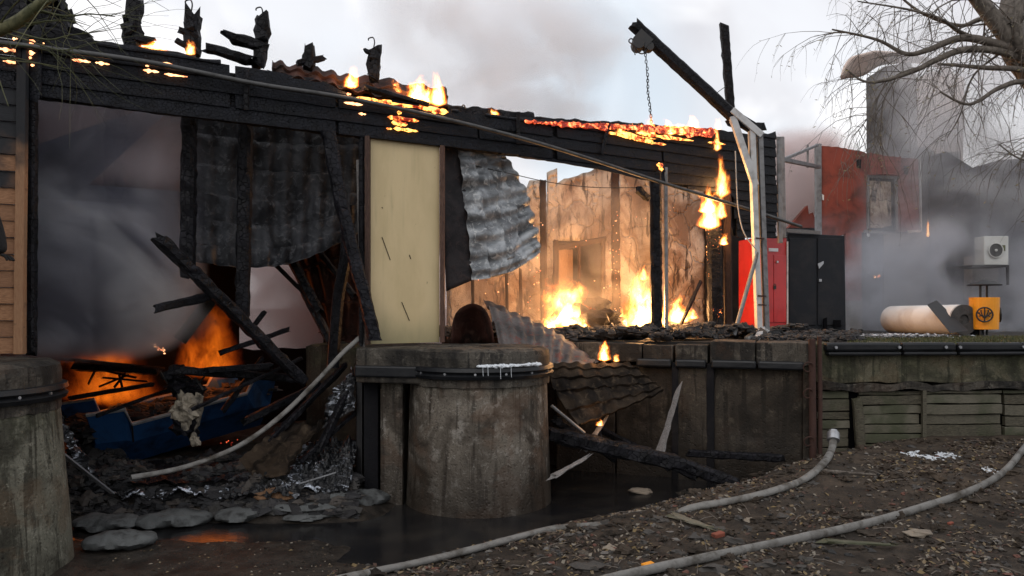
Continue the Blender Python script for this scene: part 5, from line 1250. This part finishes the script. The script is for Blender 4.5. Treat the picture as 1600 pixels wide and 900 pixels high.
tree('leafless willow reaching in from the right with drooping twigs', [(b0, .26), (T(1740, 450), .21), (T(1700, 260), .17), (T(1625, 130, .1), .135), (T(1580, 60, .2), .12), (T(1590, -40, .4), .10)],
     [([T(1600, 95), T(1590, 50, -.1), T(1595, 0, -.1), T(1610, -60)], .05, .04), ([T(1577, 60), T(1545, 20), T(1520, -10), T(1480, -60)], .085, .05),
      ([T(1590, 80), T(1560, 70), T(1520, 60), T(1490, 62), T(1450, 78), T(1415, 84), T(1370, 62), T(1300, 46)], .05, .008),
      ([T(1620, 100), T(1560, 80), T(1505, 78), T(1460, 95), T(1430, 110), T(1385, 125), T(1350, 127), T(1322, 108)], .042, .007),
      ([T(1640, 120), T(1590, 108), T(1540, 106), T(1495, 102), T(1465, 100)], .035, .010), ([T(1650, 150), T(1600, 128), T(1560, 138), T(1514, 163), T(1468, 143)], .034, .008),
      ([T(1530, 62, .3), T(1500, 50, .3), T(1470, 30), T(1420, 15), T(1340, 2)], .025, .006), ([T(1600, 60, .5), T(1540, 30, .5), T(1500, 40, .5), T(1440, 20, .4), T(1390, -20, .4)], .03, .008),
      ([T(1440, 104), T(1400, 118), T(1372, 150), T(1352, 190), T(1330, 215)], .009, .003), ([T(1400, 122), T(1380, 160), T(1376, 200), T(1360, 235)], .008, .003), ([T(1560, 85, .3), T(1520, 120, .3), T(1500, 180, .3), T(1480, 215, .3)], .012, .004),
      ([T(1680, 200), T(1640, 180), T(1610, 220), T(1590, 260)], .03, .006), ([T(1700, 260), T(1650, 240), T(1600, 250), T(1560, 225)], .02, .005)],
     2, 11, leaves=1100, tw=(5, 4, 4), droop=1.3, spread=.55)
DL = 5.0
def T2(px, py, d=0.0): return P(px, py, DL + d)
b0 = T2(-420, 900); b0.z = 0
tree('mossy leafless tree leaning in at the top left corner', [(b0, .16), (T2(-380, 500), .13), (T2(-300, 250), .10), (T2(-200, 100), .07)],
     [([T2(-300, 250), T2(-150, 120), T2(-40, 62), T2(20, 38), T2(55, 12), T2(90, -15), T2(140, -60)], .06, .022), ([T2(50, 12), T2(100, 25), T2(140, 22), T2(180, 26)], .008, .003), ([T2(0, 48), T2(40, 62), T2(90, 78), T2(125, 74)], .007, .003), ([T2(-60, 20), T2(60, 60), T2(110, 55), T2(165, 48)], .008, .003)],
     1, 5, mat='bark_moss', tw=(3, 2), droop=.3, r_end=.0022, spread=.5)

# ================================================================== FIRE
def flame(label, base_p, w_, h_, mat='fire_big', dpt_=None, light=0, lc=(1, .50, .19), ltip=.35, lean=0.0):
    g = G(); g.lathe((0, 0, 0), [(.35, -.02), (.62, .12), (.66, .45), (.58, .8), (.30, 1.0)], 12)
    o = obj('flame', g, M[mat]); o.location = base_p; o.scale = (w_, dpt_ or w_ * .8, h_); o.rotation_euler = (0, lean, random.uniform(-.3, .3)); tag(o, label, 'flame')
    if light:
        l = bpy.data.lights.new('fire_light', 'POINT'); l.energy = light; l.color = lc; l.shadow_soft_size = max(.08, w_ * .3)
        lo_ = bpy.data.objects.new('fire_light', l); C.objects.link(lo_); lo_.location = base_p + Vector((0, -w_ * .1, h_ * ltip))
    return o
WS = 12.6 / F
flame('bright fire burning low under the plaster wall window', PF(888, 516, 1.65), 1.15, .85, 'fire_big', light=150)
flame('low flame between the window fire and the smouldering heap', PF(915, 516, 1.3), 0.4, 0.3, 'fire_mid')
flame('flame just left of the tallest yellow fire', PF(972, 520, 1.3), 0.35, 0.45, 'fire_mid')
flame('flame showing between the two charred posts', PF(1030, 516, 1.3), 0.4, 0.6, 'fire_mid')
flame('small flame at the left edge of the window fire', PF(860, 515, 1.3), 0.4, 0.28, 'fire_mid')
flame('flame climbing the plaster above the tallest fire', PF(1005, 440, 1.3), 0.22, 0.3, 'fire_mid')
flame('small flame licking right of the smouldering heap', PF(935, 502, 1.9), .45, .32, 'fire_mid')
flame('tallest bright yellow fire left of the charred double post', PF(1000, 522, 1.0), .95, 1.15, 'fire_big', light=260, lean=.12)
flame('fire burning just right of the double post', PF(1060, 508, 1.2), .55, .55, 'fire_mid', light=80)
flame('little tongue of flame at the far end of the fire floor', PF(1082, 500, 1.2), .30, .24, 'fire_mid')
flame('flame curling under the beam before the right post', PF(1108, 362, -.05), .48, .75, 'fire_mid', light=45)
flame('long flame running down the face of the charred boards', PF(1128, 312, -.12), .34, .75, 'fire_mid', .2, light=12)
flame('second flame lower on the charred boards under the long one', PF(1127, 345, -.12), .26, .55, 'fire_mid', .2)
flame('bright knot of fire at the top of the flame under the beam', PF(1106, 335, -.1), .40, .36, 'fire_small', .3)
flame('small fireball on the post beside the red cabinet', PF(1131, 384, -.1), .20, .20, 'fire_small', light=3)
flame('flame rising from the charred boards just below the roof edge', PF(1120, 238, -.05), .20, .45, 'fire_mid')
flame('small fire on the quay edge behind the fallen tiles', PF(944, 566, -1.1), .24, .30, 'fire_small', light=8); flame('tiny flame right of the small quay edge fire', PF(963, 566, -1.1), .12, .12, 'fire_small')
flame('spark of flame under the torn roof sheet', P(937, 666, 9.2), .14, .09, 'fire_small', light=2)
flame('flame at the left end of the burning roof tiles', PF(549, 140, .05), .24, .30, 'fire_small', light=3)
flame('flame in the middle of the burning roof tiles', PF(652, 160, .10), .35, .34, 'fire_small', light=4); flame('tall flame on the roof tiles left of their broken end', PF(617, 148, .3), .20, .20, 'fire_small')
flame('flame at the right broken end of the burning roof tiles', PF(684, 168, -.02), .30, .46, 'fire_small', light=5); flame('flame between the two roof tile fires', PF(667, 165, .05), .22, .30, 'fire_small')
flame('thin flame behind the hooked rafter stub', PF(297, 87, .15), .16, .18, 'fire_small'); flame('low flame at the foot of the leftmost rafter stub', PF(240, 80, .2), .42, .12, 'fire_small')
flame('flame on the roof edge where the crane chain passes', PF(1016, 218, .0), .20, .40, 'fire_small', light=4); flame('pale flame on the roof edge left of the crane strut', PF(1082, 208, .15), .34, .30, 'fire_mid')
flame('flicker of flame on the bare roof edge', PF(770, 184, .15), .26, .13, 'fire_small'); flame('small flame behind the crane strut on the roof edge', PF(1122, 210, .1), .16, .28, 'fire_small')
flame('small flame on the corner of the red building', P(1450, 372, 16.6), .12, .42, 'fire_small', light=3)
flame('wide low orange fire glowing deep in the left opening', P(172, 640, 11.6), 2.0, 1.35, 'fire_glow', .8, light=34, lc=(1, .22, .03))
flame('orange fire glowing behind the diagonal beam', P(330, 600, 11.9), 1.5, 1.45, 'fire_glow', .8, light=24, lc=(1, .22, .03))
# hot slots between the boards, where the fire shows through
def slot(px, py, w_, h_, mat='ember_hot', off=-.045):
    g = G(); k_ = 10; o_ = random.uniform(0, 40); rs = []
    sl_ = .15
    for i in range(k_ + 1):
        t = i / k_; e = (math.sin(math.pi * t) ** .35 + .05) * (1 + 1.1 * nz(t * 6, o_)); c = PF(px + (t - .5) * w_ * 1.12, py + (t - .5) * w_ * sl_, off); hh = h_ / F * fD(px) * .36 * e
        rs.append([c + UP * hh, c - FN * .012, c - UP * hh * (1 + .6 * nz(t * 8, o_ + 3)), c + FN * .012])
    return g.ring(rs)
slots = [('glowing slot at the very left of the upper boards', [(14, 78, 30, 6)]), ('glowing slot below the left end of the gutter pipe', [(18, 97, 24, 6)]), ('short glowing slot above the left end of the gutter pipe', [(25, 61, 10, 5), (55, 66, 26, 7), (45, 82, 22, 7), (51, 102, 6, 5), (47, 90, 5, 5)]),
         ('thin dull red slot in the boards left of centre', [(127, 95, 26, 5), (160, 99, 20, 5)]), ('bright glowing slots above and below the gutter pipe', [(250, 99, 46, 6), (236, 111, 22, 6), (268, 117, 20, 5), (230, 103, 5, 4), (284, 119, 16, 3)]),
         ('small ember slots in the boards below the roof tiles', [(552, 162, 26, 5), (566, 178, 10, 4), (545, 147, 6, 5)])]
for lab, ps in slots:
    g = G()
    if len(ps) == 1: tag(obj('ember', slot(*ps[0]), M['ember_hot'], loc=PF(*ps[0][:2])), lab, 'embers')
    else:
        t = thing('embers', lab, 'embers', PF(*ps[0][:2]))
        for q in ps: obj('ember', slot(*q), M['ember_hot'], t)
t = thing('burning_gap', 'white-hot gap burnt through the boards under the roof tiles', 'embers', PF(628, 190))
for q in ((630, 186, 44, 9), (624, 193, 22, 12), (634, 203, 34, 7), (608, 201, 8, 4), (624, 176, 6, 6)): obj('ember', slot(*q, mat='ember_lick'), M['ember_lick'], t)
t = thing('burning_gap', 'long white-hot streak under the burning roof tile sheet', 'embers', PF(640, 165))
for q in ((640, 165, 90, 12), (585, 156, 50, 7), (680, 173, 36, 12)): obj('ember', slot(*q, mat='ember_lick', off=-.02), M['ember_lick'], t)
def bed(u, v):
    hh = (3 + 9 * sstep(.0, .25, u) + 5 * sstep(.5, .8, u)) * (.45 + .9 * abs(nz(u * 11, 4))) * sstep(0, .04, u) * sstep(0, .03, 1 - u)
    return PF(820 + u * 300, 190 + u * 16 + (v - .4) * hh, -.075 - .02 * nz(u * 60, v * 4)) + UP * (.02 * nz(u * 45, v * 3))
tag(obj('ember_bed', G().grid(bed, 150, 5), M['ember_red'], loc=PF(822, 190), solid=.02), 'long bed of red and orange embers along the right roof edge', 'embers')
for k_, (px, h_, lab) in enumerate(((968, .16, 'low lick of flame at the middle of the right roof edge'), (1045, .26, 'yellow lick of flame right of the crane chain'), (1062, .2, 'short flame on the ember bed between chain and strut'), (1000, .18, 'short flame on the ember bed left of the chain'))):
    flame(lab, PF(px, 212, -.02), .30, h_, 'fire_small')
t = thing('burning_gap', 'bright streaks of fire under the right roof edge ember bed', 'embers', PF(1000, 212))
for q in ((985, 212, 70, 8), (1030, 213, 60, 8), (1000, 218, 36, 5), (1060, 217, 42, 5), (1018, 223, 40, 5), (1120, 224, 24, 6), (1098, 207, 26, 5), (1078, 208, 12, 7)): obj('ember', slot(*q, mat='ember_lick', off=-.06), M['ember_lick'], t)
t = thing('burning_gap', 'glowing patch on the charred post top by the chain', 'embers', PF(1030, 260))
for q in ((1031, 258, 9, 9), (1033, 264, 6, 6)): obj('ember', slot(*q, mat='ember_lick', off=-.1), M['ember_lick'], t)
def embers(label, pts, s_, par=None):
    g = G()
    for p in pts: g.blob(p, (s_ * random.uniform(.5, 1.4),) * 3, .4, 1)
    o = obj('embers', g, M['ember_red' if 'rubble' in label else 'ember_hot'], kind='stuff'); return tag(o, label, 'embers')
embers('chain of pink embers hanging over the low orange fire', [P(229 + t * 28 + random.gauss(0, 2), 534 + t * 15 + random.gauss(0, 2), 10.6) for t in (random.random() for _ in range(34))], .007)
embers('sparks drifting before the plaster walls', [PF(random.choice([830, 843, 962, 965, 960]) + random.gauss(0, 4), random.uniform(330, 500), WO - .25) for _ in range(60)] + [PF(random.uniform(700, 1100), random.uniform(300, 500), random.uniform(.5, 2)) for _ in range(40)], .006)
embers('embers in the rubble beside the sagging hose', [P(357 + random.gauss(0, 6), 690 + random.gauss(0, 2), 8.9) for _ in range(10)], .006)
embers('red glint in the lower wall of the red building', [P(1368 + random.gauss(0, 4), 432 + random.gauss(0, 1.2), 16.9) for _ in range(8)], .014)

# ================================================================== SMOKE
m_smoke('smoke_bay', 3.2, (.76, .77, .83), 1.1, .38, .60, .35, floor=.30, soot=((.25, .26, .32), .75))
m_smoke('smoke_bay_top', 1.8, (.66, .60, .64), .8, .30, .62, .95, floor=.1)
m_smoke('smoke_spray', 1.5, (.85, .86, .88), 1.2, .15, .6, .6, floor=.3)
m_smoke('smoke_warm', .24, (.88, .80, .74), 1.1, .44, .62, .6, floor=.08)
m_smoke('smoke_pale', 2.6, (.88, .74, .72), .9, .3, .6, .6, floor=.1)  # pink in the colour stands in for firelight on white smoke
m_smoke('smoke_right', .55, (.72, .72, .74), .6, .42, .60, .6, floor=.05, soot=((.20, .20, .22), .45))
m_smoke('smoke_low', 1.3, (.74, .76, .82), .8, .42, .62, .95, floor=.03)
m_smoke('smoke_thin', .35, (.80, .80, .84), 1.1, .38, .64, .7)
RZ = math.atan2(FU.y, FU.x)
smoke('thick grey smoke filling the left part of the left opening', FS(.35, 2.3, 3.35), (1.55, 2.1, 1.75), 'smoke_bay', RZ)
smoke('dark smoke hanging behind the sooty tiled sheet', FS(3.9, 3.5, 4.15), (2.6, 1.6, 1.15), 'smoke_bay', RZ)
smoke('paler mauve smoke under the beam of the left opening', FS(.55, .9, 4.15), (1.2, .7, .6), 'smoke_bay_top', RZ)
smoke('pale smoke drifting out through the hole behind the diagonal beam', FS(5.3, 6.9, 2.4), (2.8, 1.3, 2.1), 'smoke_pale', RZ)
smoke('warm fire-lit smoke in the right opening', FS(6.9, 1.5, 3.0), (2.4, 1.1, 1.5), 'smoke_warm', RZ)
smoke('grey smoke billowing before the red and the sooty building', P(1530, 330, 15.6), (2.5, 1.1, 2.6), 'smoke_right')
smoke('pale low smoke rolling behind the white tank and the bin', P(1470, 470, 15.4), (3.6, 1.0, 2.0), 'smoke_low')
smoke('wisp of blue smoke above the roof timbers', PF(460, 92, .8), (1.5, .4, .35), 'smoke_thin', RZ)
smoke('wisp of smoke round the leftmost rafter stub', PF(235, 52, .5), (.4, .35, .6), 'smoke_thin', RZ)
0 and smoke('thin mist over the huge fallen beam', P(1000, 722, 9.2), (.9, .5, .22), 'smoke_thin')
m_smoke('smoke_roof', .9, (.92, .90, .91), .7, .40, .62, .8)
smoke('pale smoke trailing up from the burning roof tiles', PF(800, 90, 4.5), (3.2, 1.2, 1.5), 'smoke_roof', RZ)
smoke('pale smoke veiling the gutted house', P(1490, 170, 17.6), (2.4, 1.0, 2.4), 'smoke_roof')
# fan of water spray and steam from a hose beyond the frame
def spray():
    a_ = P(146, 322, 8.0); b_ = P(262, 550, 8.7); d_ax = (b_ - a_).normalized(); x = d_ax.cross(Vector((0, 1, 0))).normalized(); y = d_ax.cross(x); L = (b_ - a_).length
    m = bpy.data.materials.new('spray_mist'); m.use_nodes = True; k = N(m.node_tree); k.n.clear()
    o_ = k.new('ShaderNodeOutputMaterial'); pv = k.new('ShaderNodeVolumePrincipled', ins={'Color': (.92, .93, .95, 1)})
    ob = k.new('ShaderNodeTexCoord').outputs['Object']; z = k.new('ShaderNodeSeparateXYZ'); k.l.new(ob, z.inputs[0])
    ln = k.new('ShaderNodeVectorMath', operation='LENGTH'); k.l.new(k.scale(ob, (1, 2, 0)), ln.inputs[0])
    rr = k.math('DIVIDE', ln.outputs['Value'], k.math('MULTIPLY_ADD', z.outputs[2], .46, .02))
    d = k.math('MULTIPLY', k.ramp(rr, 1.0, .72), k.ramp(z.outputs[2], L, L * .45))
    nn = k.noise(k.new('ShaderNodeNewGeometry').outputs['Position'], 2.6, 5, .6, .8)
    k.l.new(k.math('MULTIPLY', k.math('MULTIPLY', d, k.math('MULTIPLY_ADD', k.ramp(nn, .3, .7), 2.2, .8)), k.ramp(z.outputs[2], -.02, .15)), pv.inputs['Density']); k.l.new(pv.outputs[0], o_.inputs['Volume'])
    g = G().ring([[Vector(((.03 + .48 * t * L) * math.cos(q), (.03 + .24 * t * L) * math.sin(q), L * t)) for q in (6.2832 * j / 20 for j in range(20))] for t in (0, .1, .3, .6, 1)])
    o = obj('water_spray', g, m, kind='stuff'); o.location = a_; o.rotation_euler = Matrix((x, y, d_ax)).transposed().to_euler(); tag(o, 'pale fan of water spray widening downward in the dark smoke', 'water spray')
spray()
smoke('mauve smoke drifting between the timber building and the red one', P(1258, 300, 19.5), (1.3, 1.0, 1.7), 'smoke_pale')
gb = obj('broken_gable', G().slab([P(1232, 356, 18.5), P(1262, 321, 18.5), P(1264, 336, 18.5), P(1270, 332, 18.5), P(1279, 356, 18.5)], .2, (0, 1, 0)), M['red_wall'], loc=P(1250, 356, 18.5)); tag(gb, 'broken dull red gable in the gap above the dark cabinet', 'gable')
gb['_o'] = tuple(P(1250, 356, 18.5)); obj('wall', G().slab([P(1225, 515, 18.52), P(1282, 515, 18.52), P(1282, 357, 18.52), P(1228, 357, 18.52)], .2, (0, 1, 0)), M['soot_wall'], gb)
